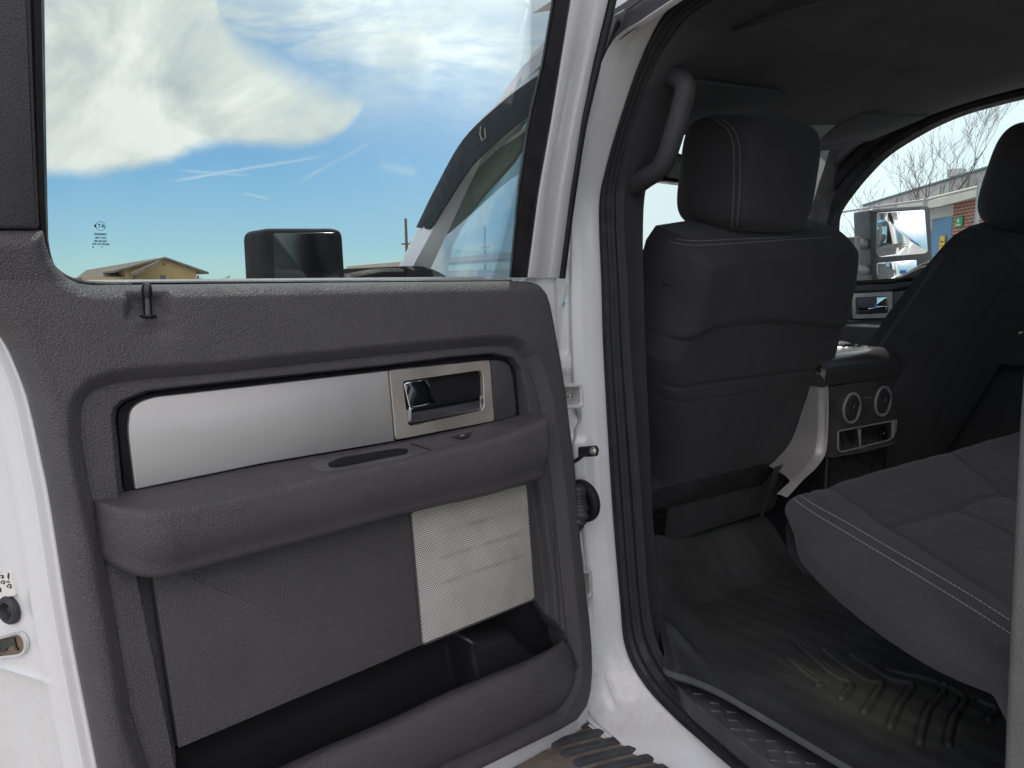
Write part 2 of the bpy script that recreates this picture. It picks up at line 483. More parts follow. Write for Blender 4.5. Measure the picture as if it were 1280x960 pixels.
M['mirror_dark'] = material('mirror glass with painted dark reflection', (.045, .05, .05), .12, 1., build=None)  # the dark reflection is put into the glass colour
M['galv'] = material('painted steel bracket', (.62, .61, .60), .4, .2, build=b_paint((.62, .61, .60), .6))
M['bolt'] = material('zinc bolt', (.62, .60, .56), .35, .9)
M['inkblack'] = material('black ink', (.02, .02, .025), .8, spec=.1)
M['tyre'] = material('tyre rubber', (.02, .02, .02), .85, spec=.2, build=b_rubber((.02, .02, .02), .85))
M['rim'] = material('alloy rim', (.55, .55, .56), .3, .9)
M['glass_rear'] = glass('rear door glass', (.90, .965, .955), .55, hazeamt=.020)
M['glass_front'] = glass('front glass', (.80, .92, .87), .6, hazeamt=.02)
M['glass_far'] = glass('passenger side glass', (.96, .99, .985), .25, hazeamt=.004)
M['glass_out'] = material('dark privacy glass', (.012, .014, .016), .03, spec=.6)
M['frame_dark'] = material('dark window frame', (.016, .016, .018), .7, spec=.15, build=b_rubber((.016, .016, .018), .7))
M['strip_grey'] = material('mid grey trim', (.17, .165, .16), .6, spec=.3, build=b_grain((.17, .165, .16), 500, .0005, .6))
# =================================================================== THE TRUCK: open rear door
truck = empty('pickup_truck', (1.88, .8, 0), 'white crew cab pickup truck with its rear door swung wide open and dark grey cloth cabin', 'truck')

EDGE_R = [(659, 352), (668, 355), (676, 365), (681, 381), (685, 402), (692, 440), (700, 489), (711, 580), (719, 680), (724, 725), (729, 765), (732, 800), (733, 830), (731, 858), (725, 880), (712, 898), (690, 911)]
EDGE_B = [(640, 935), (587, 961), (480, 1013), (320, 1100), (168, 1185)]
EDGE_L = [(152, 1100), (124, 960), (90, 785), (67, 640), (60, 600), (56, 582), (37, 496), (15, 440), (0, 417), (-25, 388), (-60, 360)]
panel_px = [(-60, 288), (52, 288), (56, 306), (61, 322), (71, 337), (83, 348), (97, 354.5), (115, 356.5), (165, 356), (400, 353.5), (640, 351.5)] + EDGE_R + EDGE_B + EDGE_L
P_panel = duv(panel_px, .004)
P_out = duv([(187, 960), (165, 890), (150, 795), (129, 675), (112, 600), (103, 545), (103, 511), (108, 499), (120, 487), (145, 479), (180, 474), (262, 468), (480, 444), (560, 436), (612, 431.5), (640, 432), (652, 437), (662, 448), (671, 470), (680, 502), (688, 548), (698, 630), (705, 700), (711, 760), (717, 812), (717, 850), (700, 885), (640, 918), (560, 955), (430, 1015), (240, 1105)], .024)
P_in = duv([(142, 522), (145, 511), (154, 502), (187, 489), (300, 476), (480, 457.5), (570, 446), (620, 442), (645, 448), (655, 462), (664, 500), (672, 560), (684, 640), (692, 700), (697, 745), (700, 800), (560, 880), (380, 960), (235, 1010), (222, 960), (200, 850), (176, 731), (152, 627), (147, 580)], .022)
P_knob = duv([(161, 368), (210, 368), (214, 395), (160, 397)], .030)
c_dim = duv([(199, 411)], .03)[0]
P_pk = duv([(224, 936), (480, 828), (527, 808), (671, 749.5), (700, 790), (712, 830), (700, 865), (500, 950), (330, 1030), (228, 1080)], .004)
P_hl = duv([(498, 471), (608, 456), (610, 518), (505, 540)], .004)

def H_panel(P, s):
    h = .030*rnd(.020, s+.0008)
    do = sdf(P, P_out)
    h = h - .013*sst(-.018, .0025, do)*sst(0, .02, s) - .0030*np.exp(-((do-.002)/.0022)**2)
    di = sdf(P, P_in)
    h = h - .0215*sst(-.001, .0045, di) - .0035*np.exp(-((di+.006)/.0045)**2)*0
    wr = sst(-.020, 0, di)*(P[:, 0] < .07)*(P[:, 1] < -.12)
    h = h - .010*wr*(di < 0)
    dk = sdf(P, P_knob)
    h = h - .013*sst(-.006, .010, dk)
    e = np.hypot((P[:, 0]-c_dim[0])/.020, (P[:, 1]-c_dim[1])/.014)
    h = h - .0055*np.exp(-e**2*1.1)
    h = np.maximum(h, -.006)
    h = h-.07*sst(-.001, .004, sdf(P, P_pk))-.035*sst(-.003, .001, sdf(P, P_hl))
    return h

# ---- door shell (white), the part everything else of the door hangs on
shell_L = [(x-22, y) for x, y in EDGE_L[:8]] + [(-45, 410), (-90, 375)]
P_shell = duv([(-90, 364), (652, 360), (662, 346), (690, 345), (698, 345), (698, 400), (706, 480), (716, 580), (724, 680), (733, 760), (738, 830), (740, 880), (737, 909), (731, 914), (644, 961), (560, 1008), (400, 1098), (200, 1200)] + [(x+12, y) for x, y in EDGE_L[:8]] + [(-10, 400), (-90, 380)], -.012)
mb = MB()
mb.add(*g_relief(DP, P_shell, lambda P, s: -.012-.004*(1-rnd(.006, s))-.075*sst(.035, .06, s), .006, .05))
el_ = np.array(cr([(158, 1140)]+EDGE_L[:9]+[(-60, 362)], 6))
cols = []
for off, wv in [(14, -.016), (-2, -.006), (-5, -.006), (-7.5, -.0075), (-8.5, -.0105), (-10, -.0105), (-16, -.0098), (-20, -.0102), (-22, -.012)]:
    q = resample(np.array([duv1(x+off, y, wv) for x, y in el_]), 90); cols.append(DP(q[:, 0], q[:, 1], np.full(90, wv)))
mb.add(*g_strip(cols))
# latch face: runs away from the shell's rear edge through the thickness of the door
Ls = resample(cr([duv1(x, y, -.012) for x, y in shell_L], 6), 70)
LK = .42
def ue_of(v): return np.interp(v, Ls[:, 1], Ls[:, 0]) if Ls[0, 1] < Ls[-1, 1] else np.interp(v, Ls[::-1, 1], Ls[::-1, 0])
def latch_pt(px, py):
    v, w_ = -.35, -.05; d = ray(px, py)
    for _ in range(40):
        u_ = float(ue_of(v))+.004+LK*(-w_-.014); t = (u_-np.dot(CAM-HN, U))/np.dot(d, U); P = CAM+d*t-HN
        v = .5*v+.5*P[2]; w_ = .5*w_+.5*(np.dot(P, W)-float(w0(P[2])))
    return CAM+d*t
TD = -W+LK*U; TD /= np.linalg.norm(TD); NL = np.cross(TD, zv); NL = NL if NL@U > 0 else -NL; NL /= np.linalg.norm(NL)
def vz(px, py): return (latch_pt(px, py)-HN)[2]
vA, vB_, vC = vz(20, 842), vz(10, 784), vz(30, 905)
Ls2 = resample(Ls, 260)
cols = []
for wv in np.r_[-.012, -.014, np.linspace(-.02, -.24, 45)]:
    vv = Ls2[:, 1]; q = DP(Ls2[:, 0]+(.004+LK*(-wv-.014) if wv < -.013 else 0), vv, np.full(len(vv), wv))
    dd = -.012*sst(vA+.004, vA-.004, vv)*sst(-.03, -.045, wv)+.0035*np.exp(-((vv-vA-.003)/.004)**2)*sst(-.02, -.04, wv)-.005*sst(-.060, -.085, wv+.10*(vv-vB_))*sst(vB_-.0, vB_+.02, vv)
    dd = dd-.010*sst(-.05, -.09, wv-.5*(vv-vC))*sst(vA, vA-.02, vv)+.003*np.exp(-((wv+.030)/.006)**2)
    cols.append(q+dd[:, None]*NL)
mb.add(*g_strip(cols))
# outer skin
oskin = duv([(-90, 352), (700, 345), (740, 880), (737, 909), (560, 1008), (150, 1230)], -.012)
mb.add(*g_slab(DP, oskin, -.215, -.235, .01, 3, True))
# window frame post on the hinge side: folded white metal
ys = [-60, 0, 75, 150, 240, 347]
def polyw(xs, w): return np.array([DP(*duv1(x, y, w), w) for x, y in zip(xs, ys)])
a = [(722, 713, 701, 689, 673, 659), -.004]; cl = [polyw(*a)]
for xs, w in [((724, 716, 704, 692, 676, 662), -.001), ((737, 728, 713.5, 698, 682, 673), -.002), ((738, 729.5, 715, 699.5, 683.5, 674), -.007), ((757, 748, 733, 717, 701, 689), -.009), ((758.5, 749.5, 734.5, 718.5, 702.5, 690), -.005), ((767, 760, 742, 727, 713, 699), -.006), ((768, 761, 743, 728, 714, 700), -.030), ((760, 752, 734, 719, 705, 692), -.055)]:
    cl.append(polyw(xs, w))
cl = [np.stack([np.interp(np.linspace(0, 5, 30), range(6), c[:, k]) for k in range(3)], 1) for c in cl]
mb.add(*g_strip(cl))
# upper rear frame post behind its cover and the header over the glass
fr = duv([(-90, -235), (18, -235), (30, -70), (40, 150), (46, 290), (-90, 290)], -.004); mb.add(*g_slab(DP, fr, -.05, -.004, .004))
hd = np.array([DP(-.02, .50, -.004), DP(.95, .50, -.004)])
mb.add(*g_slab(DP, np.array([(-.05, .475), (.93, .475), (.93, .54), (-.05, .54)]), -.055, -.002, .006, 3, True))
door = mb.build('rear_door', M['white_in'], truck, angle=45)

# ---- inner panel
panel = relief('door_panel', DP, P_panel, H_panel, .00165, M['panel'], door, skirt=.014, angle=0)

# ---- frame cover, seals, glass
slab('frame_cover', DP, rc(duv([(-95, -230), (28, -230), (36, -70), (39, 0), (44, 150), (50.5, 286.5), (-95, 286.5)], .014), .004, 3), -.004, .014, M['trim_grey'], door, .004)
sl_o = cr([(6, -230), (14, -70), (18, 0), (24, 150), (34, 280), (48, 308), (60, 324), (71, 340), (84, 351), (100, 357), (130, 358.5), (165, 358)], 5)
sl_i = cr([(53, -230), (55, -70), (55.5, 0), (57.5, 150), (60, 280), (61.5, 306), (67, 328), (76, 338.5), (90, 346.5), (108, 350.5), (130, 352), (165, 352.6)], 5)
cols = []
for k, w in [(0, -.004), (.12, .006), (.45, .007), (.55, .001), (.65, .003), (.9, .001), (1, -.018)]:
    cols.append(np.array([DP(*duv1(*(o*(1-k)+i*k), w), w) for o, i in zip(sl_o, sl_i)]))
glass_seal = MB(); glass_seal.add(*g_strip(cols))
cols = []
for dy, w in [(4, .0), (1.2, .002), (.2, -.004), (-.6, -.012), (-.4, -.03)]:
    cols.append(np.array([DP(*duv1(x, y+dy, w), w) for x, y in [(160, 352.6), (260, 351.7), (400, 350.8), (520, 350), (640, 349.2)]]))
glass_seal.add(*g_strip(cols))
rl = [(691, 689.5, 677, 659, 646, 636.5), (722, 714, 702, 690, 674, 660)]
cols = []
for k, w in [(0, -.03), (.02, -.006), (.10, .001), (.16, -.003), (.22, -.001), (.9, .002), (1, -.006)]:
    c = polyw([a_*(1-k)+b_*k for a_, b_ in zip(*rl)], w)
    cols.append(np.stack([np.interp(np.linspace(0, 5, 24), range(6), c[:, q]) for q in range(3)], 1))
glass_seal.add(*g_strip(cols))
glass_seal.build('window_seal', M['seal'], door, angle=35)
so = np.array([DP(*duv1(x, y, -.012), -.012) for x, y in cr([(775, -60), (765, 0), (747, 75), (732, 138), (724, 180), (712, 262), (704, 325), (701.5, 347)], 5)])
tube('edge_seal', so, .0078, M['seal'], door, 10)
gp = np.vstack([duv([(665, 362), (40, 366)], -.026), [(.875, .49), (-.04, .49)]])
gl = mobj('window_glass', DP(gp[:, 0], gp[:, 1], np.full(4, -.026)), [(0, 1, 2, 3)], M['glass_rear'], door, smooth=False)

# ---- writing on the pane, read from outside so reversed from here
def text_mesh(txt, size, align='CENTER', offset=0.0):
    cu = bpy.data.curves.new('tmp', 'FONT'); cu.body = txt; cu.size = size; cu.align_x = align; cu.align_y = 'CENTER'; cu.offset = offset; cu.resolution_u = 3
    o = bpy.data.objects.new('tmp', cu); COL.objects.link(o)
    me = bpy.data.meshes.new_from_object(o.evaluated_get(bpy.context.evaluated_depsgraph_get()))
    V = np.array([v.co[:] for v in me.vertices]).reshape(-1, 3); F = [tuple(p.vertices) for p in me.polygons]
    bpy.data.objects.remove(o); bpy.data.curves.remove(cu); bpy.data.meshes.remove(me)
    return V, F
mk = MB()
gw = -.0245
def mark_at(px, py): return np.array(duv1(px, py, gw))
sc = np.linalg.norm(mark_at(100, 290)-mark_at(140, 290))/40
def add_mark(txt, px, py, hpx):
    V, F = text_mesh(txt, hpx*sc*1.35, offset=.00012); c = mark_at(px, py)
    # u runs away from the hinge (to the left in view): putting text x along +u reverses it as seen from inside
    if len(V): mk.add(DP(c[0]+V[:, 0], c[1]+V[:, 1], np.full(len(V), gw)), F)
add_mark('TEMPERED', 125.5, 293, 2.6); add_mark('DOT 398', 126, 297.5, 2.6); add_mark('AS2-M4-88', 126, 301.5, 2.6); add_mark('MADE IN USA', 126, 305.2, 2.6); add_mark('7           8', 122, 309, 2.4)
add_mark('AT', 126.5, 282.6, 5.2)
c = mark_at(125.7, 282.6); n = 30; r1 = 6.2*sc; r2 = 5.6*sc
th = np.linspace(math.pi*.16-math.pi, math.pi-math.pi*.16, n)
ring = [(c[0]-0*math.cos(t)+math.cos(t+math.pi)*-r*(-1), c[1]+math.sin(t)*r) for t in th for r in (r1, r2)]
ring = np.array([(c[0]-r*math.cos(t), c[1]+r*math.sin(t)) for t in th for r in (r1, r2)])
mk.add(DP(ring[:, 0], ring[:, 1], np.full(len(ring), gw)), [(2*i, 2*i+1, 2*i+3, 2*i+2) for i in range(n-1)])
tri = np.array([(c[0]+8.7*sc, c[1]), (c[0]+4.6*sc, c[1]+3.9*sc), (c[0]+5.6*sc, c[1]), (c[0]+4.6*sc, c[1]-3.9*sc)])
mk.add(DP(tri[:, 0], tri[:, 1], np.full(4, gw)), [(0, 1, 2), (0, 2, 3)])
mk.build('glass_marking', M['inkblack'], door, smooth=False)

slab('trim_gap_shade', DP, rc(duv([(147, 524), (149, 512), (158, 503), (190, 491.5), (300, 479), (480, 459.8), (570, 449), (615, 444.5), (635, 448), (645, 464), (650, 521), (494, 556), (330, 585), (164, 616), (156, 612)], .003), .002, 2), -.01, .003, M['black_matt'], door, .001)  # black sheet added behind the strip, stands for shade in the recess
# ---- aluminium strip, bezel, handle, cap
wt = .0085
strip = rc(duv([(160, 537), (163, 513), (174, 503), (192, 496.5), (300, 484.5), (485.5, 463.5), (493.5, 551.3), (330, 579), (169.5, 612)], wt), [.03, .012, .01, .01, 0, .001, .001, 0, .002], 5)
slab('trim_strip', DP, strip, .0, wt, M['trim'], door, .0014, 3)
bz = rc(duv([(486.2, 463), (612, 450.4), (617.6, 526.2), (494.4, 550)], wt+.001), .0012, 2)
hole = rc(duv([(503, 476.8), (603.2, 462.6), (604.8, 512), (510.5, 533.2)], wt+.001), [.004, .012, .010, .008], 6)
No = 64
mb = MB(); 
def align(o, i, n):
    o = resample(o, n, True); i = resample(i, n, True); c = o.mean(0)
    an = lambda p: np.arctan2((p-c)[:, 1], (p-c)[:, 0])
    if area2(o) < 0: o = o[::-1]
    if area2(i) < 0: i = i[::-1]
    # sample both by angle about the centre
    A = np.linspace(-math.pi, math.pi, n, endpoint=False)
    def by(p):
        c2 = i.mean(0); out = []
        q = np.vstack([p, p[:1]])
        for a_ in A:
            d = np.array([math.cos(a_), math.sin(a_)]); best = None
            for s_, e_ in zip(q[:-1], q[1:]):
                r_ = e_-s_; den = d[0]*r_[1]-d[1]*r_[0]
                if abs(den) < 1e-15: continue
                t = ((s_-c2)[0]*r_[1]-(s_-c2)[1]*r_[0])/den; k = ((s_-c2)[0]*d[1]-(s_-c2)[1]*d[0])/den
                if t > 0 and -1e-6 <= k <= 1+1e-6 and (best is None or t < best): best = t
            out.append(c2+d*best)
        return np.array(out)
    return by(resample(p_dense(o), 400, True)), by(resample(p_dense(i), 400, True))
def p_dense(p): return p
bo, bi = align(bz, hole, 160)
bezel = mobj('handle_bezel', *g_ring(DP, bo, bi, .0, wt+.0022, .0010, -.016), M['bezel'], door, angle=30)
fl = inset(hole, -.001); slab('handle_recess', DP, fl, -.02, -.0135, M['black'], bezel, .0005, 1)
hd_ = MB()
flap = rc(duv([(504, 479.5), (507.5, 477), (536.5, 473), (539, 491), (547, 504), (512, 511)], .004), [.001, .001, .001, 0, 0, 0], 3)
hd_.add(*g_slab(DP, flap, -.012, .0045, .0016, 3))
# grip bar: half-round section swept along the lower edge
s0 = [(507, 509.5, 529.5), (514, 508.5, 530.6), (530, 505.5, 527.8), (548, 502.6, 524.4), (570, 498.9, 520.2), (590, 495.4, 516.2), (600, 493.5, 513.8), (602.5, 496, 511.5)]
cols = []
for k in np.linspace(0, 1, 15):
    if k < .12: wk, f_ = .006+.011*k/.12, k
    elif k < .3: wk = .017
    elif k < .9: wk = .017-.003*(k-.3)/.6
    else: wk = .014-.016*(k-.9)/.1
    cols.append(np.array([DP(*duv1(x, yt*(1-k)+yb*k, wk*(.45 if i in (0, len(s0)-1) else 1)), wk*(.45 if i in (0, len(s0)-1) else 1)) for i, (x, yt, yb) in enumerate(s0)]))
hd_.add(*g_strip(cols))
lb_ = rc(duv([(503.4, 480), (507.5, 478.5), (513.5, 509), (516.5, 530.5), (511, 531.3), (508, 528)], .010), .0008, 2)
hd_.build('door_handle', M['chrome'], door, angle=32)
slab('end_cap', DP, rc(duv([(613.6, 450.4), (627, 450.2), (636.5, 456), (641, 470), (645.6, 515), (643, 520.6), (618.8, 526.2)], wt), [.001, .012, .012, .02, .004, .003, .001], 4), .0, wt+.0005, M['endcap'], door, .0016)

# ---- speaker grille, lower trim
def b_grille(t, b):
    uvn = t.new('ShaderNodeUVMap'); sep = t.new('ShaderNodeSeparateXYZ'); t.link(uvn.outputs[0], sep.inputs[0])
    row = t.math('MULTIPLY', sep.outputs[1], 1/.0031); rf = t.math('FLOOR', row)
    x = t.math('ADD', t.math('MULTIPLY', sep.outputs[0], 1/.0035), t.math('MULTIPLY', t.math('MODULO', rf, 2.0), .5))
    fx = t.math('SUBTRACT', t.math('FRACT', x), .5); fy = t.math('SUBTRACT', t.math('FRACT', row), .5)
    d = t.math('SQRT', t.math('ADD', t.math('MULTIPLY', fx, fx), t.math('MULTIPLY', fy, fy)))
    hole_ = t.maprange(d, .26, .38, 1, 0)
    c = coords(t); n = tnoise(t, c, 22, 4)
    # three faint scuffed bands along the ribs behind the mesh
    base = t.ramp(n.outputs[0], [(.3, (.50, .48, .44)), (.7, (.60, .58, .53))])
    band = t.math('FRACT', t.math('MULTIPLY_ADD', sep.outputs[1], 1/.038, .35)); bm = t.math('MULTIPLY', t.maprange(band, .34, .5, 0, 1), t.maprange(band, .5, .64, 1, 0))
    inx = t.math('MULTIPLY', t.maprange(sep.outputs[0], .135, .16, 0, 1), t.maprange(sep.outputs[0], .30, .33, 1, 0))
    iny = t.math('MULTIPLY', t.maprange(sep.outputs[1], -.46, -.45, 0, 1), t.maprange(sep.outputs[1], -.345, -.335, 1, 0))
    n3 = tnoise(t, c, 26, 4)
    bm = t.math('MULTIPLY', t.math('MULTIPLY', bm, t.math('MULTIPLY', inx, iny)), t.maprange(n3.outputs[0], .32, .62, .06, .42))
    base = t.mixc(bm, base, (.24, .21, .16))
    col = t.mixc(hole_, base, (.05, .05, .05)); t.link(col, b.inputs['Base Color'])
    bump(t, b, t.math('SUBTRACT', 1.0, hole_), .0006)
M['grille'] = material('perforated grey speaker mesh', (.5, .48, .45), .5, spec=.4, build=b_grille)
gpx = rc(duv([(513, 640), (658.5, 604), (668.6, 748.6), (527.6, 806.6)], .014), .0015, 2)
V, F = g_slab(DP, gpx, .0, .014, .0015, 2)
# uv from door coordinates
rel = V-HN; uvs = np.stack([rel@U, rel@zv], 1)
grl = mobj('speaker_grille', V, F, M['grille'], door, uv=uvs)
go_ = resample(gpx, 120, True); go_ = go_ if area2(go_) > 0 else go_[::-1]
mobj('grille_frame', *g_ring(DP, inset(go_, -.0014), inset(go_, .0016), .0, .0152, .0008), M['panel'], door)
lp = duv([(188, 700), (300, 690), (512, 640), (526.4, 807), (480, 827.5), (223.5, 936)], .0125)
slab('lower_trim_panel', DP, rc(lp, .0015, 2), .0, .0125, M['panel'], door, .0018)

# ---- armrest
B_l = duv([(120, 624), (169, 613), (330, 581), (480, 556), (560, 539.5), (645, 520.5), (690, 511)], .008)
F_l = duv([(131, 640), (150, 641.5), (170, 641), (210, 637), (300, 620), (400, 596.5), (512, 574), (625, 548), (676, 528), (690, 522)], .080)
K_l = duv([(131, 720), (148, 729), (161, 731.5), (210, 727), (300, 702), (400, 675.5), (512, 644), (610, 622.5), (677, 602), (690, 599)], .062)
uL = duv1(131, 670, .045)[0]; uR = duv1(688, 575, .055)[0]
def ipl(L, u): o = np.argsort(L[:, 0]); return np.interp(u, L[o, 0], L[o, 1])
def smooth_ipl(L, u):
    k = np.linspace(-.02, .02, 9); return np.mean([ipl(L, u+q) for q in k], 0)
us = uR+(uL-uR)*(.5-.5*np.cos(np.linspace(0, math.pi, 150)))
secs = []
for u in us:
    a = min(1, (uL-u)/.060); b = min(1, (u-uR)/.030)
    ea = math.sqrt(max(0, 1-(1-a)**2)); eb = math.sqrt(max(0, 1-(1-b)**2)); e = ea*eb
    wf = .012+.068*e; vB = float(smooth_ipl(B_l, u)); vF = float(smooth_ipl(F_l, u)); vK = float(smooth_ipl(K_l, u))
    vK = vF-.02-(vF-.02-vK)*(.72+.28*(min(ea, 1)*eb)); wf2 = wf*.80
    r = min(.0095, wf*.45)
    pts = [(vB, .004)]
    for k in np.linspace(.2, 1, 5): pts.append((vB+(vF-vB)*k, .004+(wf-r-.004)*k))
    for q in np.linspace(0, math.pi/2, 7)[1:]: pts.append((vF-r+r*math.cos(q), wf-r+r*math.sin(q)))
    n_ = 9
    for k in np.linspace(0, 1, n_)[1:-1]:
        pts.append((vF-r+(vK+.016-(vF-r))*k, wf+(wf2-wf)*k+.006*math.sin(math.pi*k)*e))
    r2 = .016
    for q in np.linspace(0, math.pi/2, 6): pts.append((vK+r2-r2*math.sin(q), wf2-r2*min(1, e*3)+r2*min(1, e*3)*math.cos(q)))
    pts.append((vK+.002, .0))
    secs.append(DP(np.full(len(pts), u), np.array([p[0] for p in pts]), np.array([p[1] for p in pts])))
V, F = g_strip(secs)
armrest = mobj('armrest', V, F, M['panel'], door, angle=0)
arm_bv = bvh_of(armrest)
def arm_plate(name, px, mat, dz, parent, rr=3):
    p = resample(rc(px, rr, 5), 60, True)
    pts = hits(arm_bv, p, 0.0); n = len(pts)
    up_ = zv*.8+W*.6; up_ /= np.linalg.norm(up_)
    c = pts.mean(0); grid = []
    for k in (1, .97, .8, .6, .4, .2):
        q = p*k+p.mean(0)*(1-k); h_ = hits(arm_bv, q, 0.0)
        grid.append(h_+up_*(dz if k < 1 else dz-.0006))
    V = np.vstack([pts-up_*.002]+grid+[hits(arm_bv, [p.mean(0)], 0.0)+up_*dz]); L = 7
    F = [(k*n+i, k*n+(i+1) % n, (k+1)*n+(i+1) % n, (k+1)*n+i) for k in range(L-1) for i in range(n)]+[((L-1)*n+i, (L-1)*n+(i+1) % n, L*n) for i in range(n)]
    return mobj(name, V, F, mat, parent)
sw = arm_plate('switch_panel', [(381, 581), (400, 575), (470, 560.5), (606, 532.5), (626, 531.5), (633, 537), (618, 545.5), (540, 563), (505, 574), (418, 590), (402, 590)], M['smooth_plastic'], .0010, armrest, 5)
arm_plate('pull_cup', [(408, 580.5), (424, 573.5), (496, 561.5), (510, 562), (509, 567.5), (424, 584.5), (412, 585)], M['black_matt'], .0026, armrest, 4)
arm_plate('switch_seam', [(512.5, 555.4), (514, 554.8), (538.5, 563.2), (537, 563.8)], M['pocket'], .0026, armrest, .5)
ws = arm_plate('window_switch', [(563, 547.5), (589, 541.2), (585, 547.5), (575, 550.5)], M['black_gloss'], .0034, armrest, 1.5)
arm_plate('switch_icon', [(574, 546.6), (580, 545.2), (579, 546.6), (575, 547.6)], M['silver'], .0046, ws, .5)

# ---- map pocket: black liner and grained front lip
lin_px = duv([(218, 938), (480, 826.5), (527, 806), (671, 747.5), (703, 790), (712, 830), (700, 870), (500, 960), (330, 1040), (225, 1090)], -.004)
cdv = duv([(600, 800)], -.0)[0]
div = duv([(585, 800), (640, 790), (700, 850), (600, 880)], .01)
def H_lin(P, s):
    h = -.006-.030*rnd(.05, s)
    # moulded bottle-holder divider near the hinge end
    dv = sdf(P, div); h = h+.046*sst(-.014, .006, dv)
    return h
relief('pocket_liner', DP, lin_px, H_lin, .003, M['pocket'], door, .0, angle=0)
lipT = resample(cr([(236, 1013), (326, 970), (400, 936), (480, 902), (550, 869), (600, 848), (655, 826), (688, 810), (703, 799)], 8), 150)
lipB = resample(cr([(236, 1110), (330, 1062), (430, 1015), (560, 953), (640, 917), (690, 892), (711, 872), (719.5, 845), (717, 815)], 8), 150)
kk_ = np.linspace(0, 1, 150); cols = []
for f_, w_ in [(.06, -.035), (.02, -.01), (.0, .012), (.012, .020), (.03, .027), (.055, .033), (.09, .038), (.14, .043), (.22, .047), (.34, .050), (.5, .051), (.66, .049), (.8, .044), (.9, .037), (.96, .029), (1., .018)]:
    e_ = rnd(.16, 1-kk_+.004)
    ww_ = w_ if w_ < .018 else .018+(w_-.018)*e_
    ww_ = np.broadcast_to(ww_, (150,)); q = lipT*(1-f_)+lipB*f_
    cols.append(np.array([DP(*duv1(x, y, float(w1)), float(w1)) for (x, y), w1 in zip(q, ww_)]))
mobj('map_pocket', *g_strip(cols), M['panel'], door, angle=0)

# ---- lock knob
kb = DP(*duv1(185, 396, .023), .023); kt = DP(*duv1(183.2, 354, .024), .024)
ax = kt-kb; ln = np.linalg.norm(ax); ax = ax/ln
prof = [(0, .0095), (.04, .0095), (.05, .0048), (.06, .0046), (.48, .0046), (.52, .0040), (.56, .0040), (.60, .0050), (.66, .0054), (.90, .0054), (.96, .0044), (1.0, .0018)]
V, F = g_tube([kb+ax*ln*t for t, r in prof], [r for t, r in prof], 16, ref=W); mobj('lock_knob', V, F, M['black_gloss'], door, angle=35)

# ---- latch face details
def on_latch(pts, lift=.0015):
    return np.array([latch_pt(x, y)+NL*(lift+.0015) for x, y in pts])
def latch_plate(name, px, mat, parent, lift=.0015, r=2):
    p = on_latch(rc(px, r, 4), lift); n = len(p); b = p-NL*(lift+.003)
    return mobj(name, np.vstack([b, p]), [(i, (i+1) % n, n+(i+1) % n, n+i) for i in range(n)]+[tuple(n+i for i in range(n))], mat, parent)
M['sticker'] = material('white paper sticker', (.72, .70, .64), .5)
st = latch_plate('lock_sticker', [(-6, 719), (15, 712.5), (23, 743), (1, 747)], M['sticker'], door)
for k, (px, w_, h_) in enumerate([((4.5, 719.5), 4, 2.4), ((7, 726.5), 3, 2.6), ((15, 731.5), 3.2, 3), ((2, 736), 3.4, 3), ((14.2, 719), 1, 5), ((13.5, 726), 2.4, 1)]):
    x, y = px; o = [(x-w_, y+h_*.2), (x-w_*.2, y-h_), (x+w_, y-h_*.8), (x+w_, y+h_)]
    if w_ > 2.5:
        P1 = on_latch(o, .0022); P2 = on_latch([(x+(a-x)*.55, y+(b-y)*.55) for a, b in o], .0022)
        mobj('printed_padlock', np.vstack([P1, P2]), [(i, (i+1) % 4, 4+(i+1) % 4, 4+i) for i in range(4)], M['inkblack'], st, smooth=False)
    else: mobj('printed_arrow', on_latch(o, .0022), [(0, 1, 2, 3)], M['inkblack'], st, smooth=False)
cc = latch_pt(14.5, 761.5); dz = np.linalg.norm(latch_pt(14.5, 778)-cc)
mobj('rubber_bumper', *g_disc(cc+NL*.001, TD if np.cross(TD, zv)@NL > 0 else -TD, zv, [(dz*1.02, .0), (dz*.98, .004), (dz*.82, .0065), (dz*.62, .006), (dz*.56, .003), (dz*.45, -.004), (dz*.30, -.006), (dz*.28, .001), (dz*.2, .002), (.0003, .002)]), M['seal_grey'], door, angle=35)
lp_o = resample(on_latch(rc([(-8, 799), (30, 788), (37, 798), (37, 812), (30, 818), (-6, 822)], 5, 5), .0), 40, True)
n = len(lp_o); ctr = lp_o.mean(0); inn = lp_o+(ctr-lp_o)*.16
mobj('latch_slot', np.vstack([lp_o-NL*.001, lp_o+NL*.0035, inn+NL*.002, inn-NL*.0005]), [(k*n+i, k*n+(i+1) % n, (k+1)*n+(i+1) % n, (k+1)*n+i) for k in range(3) for i in range(n)], M['galv'], door)
M['latch_in'] = material('dirty latch cavity', (.16, .11, .07), .7, build=b_rubber((.16, .11, .07), .7, 40))
mobj('latch_cavity', inn+NL*.0008, [tuple(range(n))], M['latch_in'], door, smooth=False)
mb = MB()
for q in ([(-4, 800), (10, 797), (10, 808), (-4, 812)], [(10, 797), (22, 795), (25, 807), (28, 811), (24, 811), (20, 803), (13, 808), (12, 812), (3, 814), (4, 810)]):
    P1 = on_latch(q, .003); P0 = on_latch(q, .0005); k = len(q); mb.add(np.vstack([P0, P1]), [(i, (i+1) % k, k+(i+1) % k, k+i) for i in range(k)]+[tuple(k+i for i in range(k))])
mb.build('latch_claw', M['black'], door, smooth=False)
# =================================================================== THE TRUCK: body, jamb, seals
truck['label'] = 'white crew cab pickup truck with rear door swung wide open and dark grey cabin'
fX = lambda X0, s: (lambda a, b, w: np.stack([X0+s*np.asarray(w, float), np.asarray(a, float), np.asarray(b, float)], -1))   # plate in a side plane, w outwards

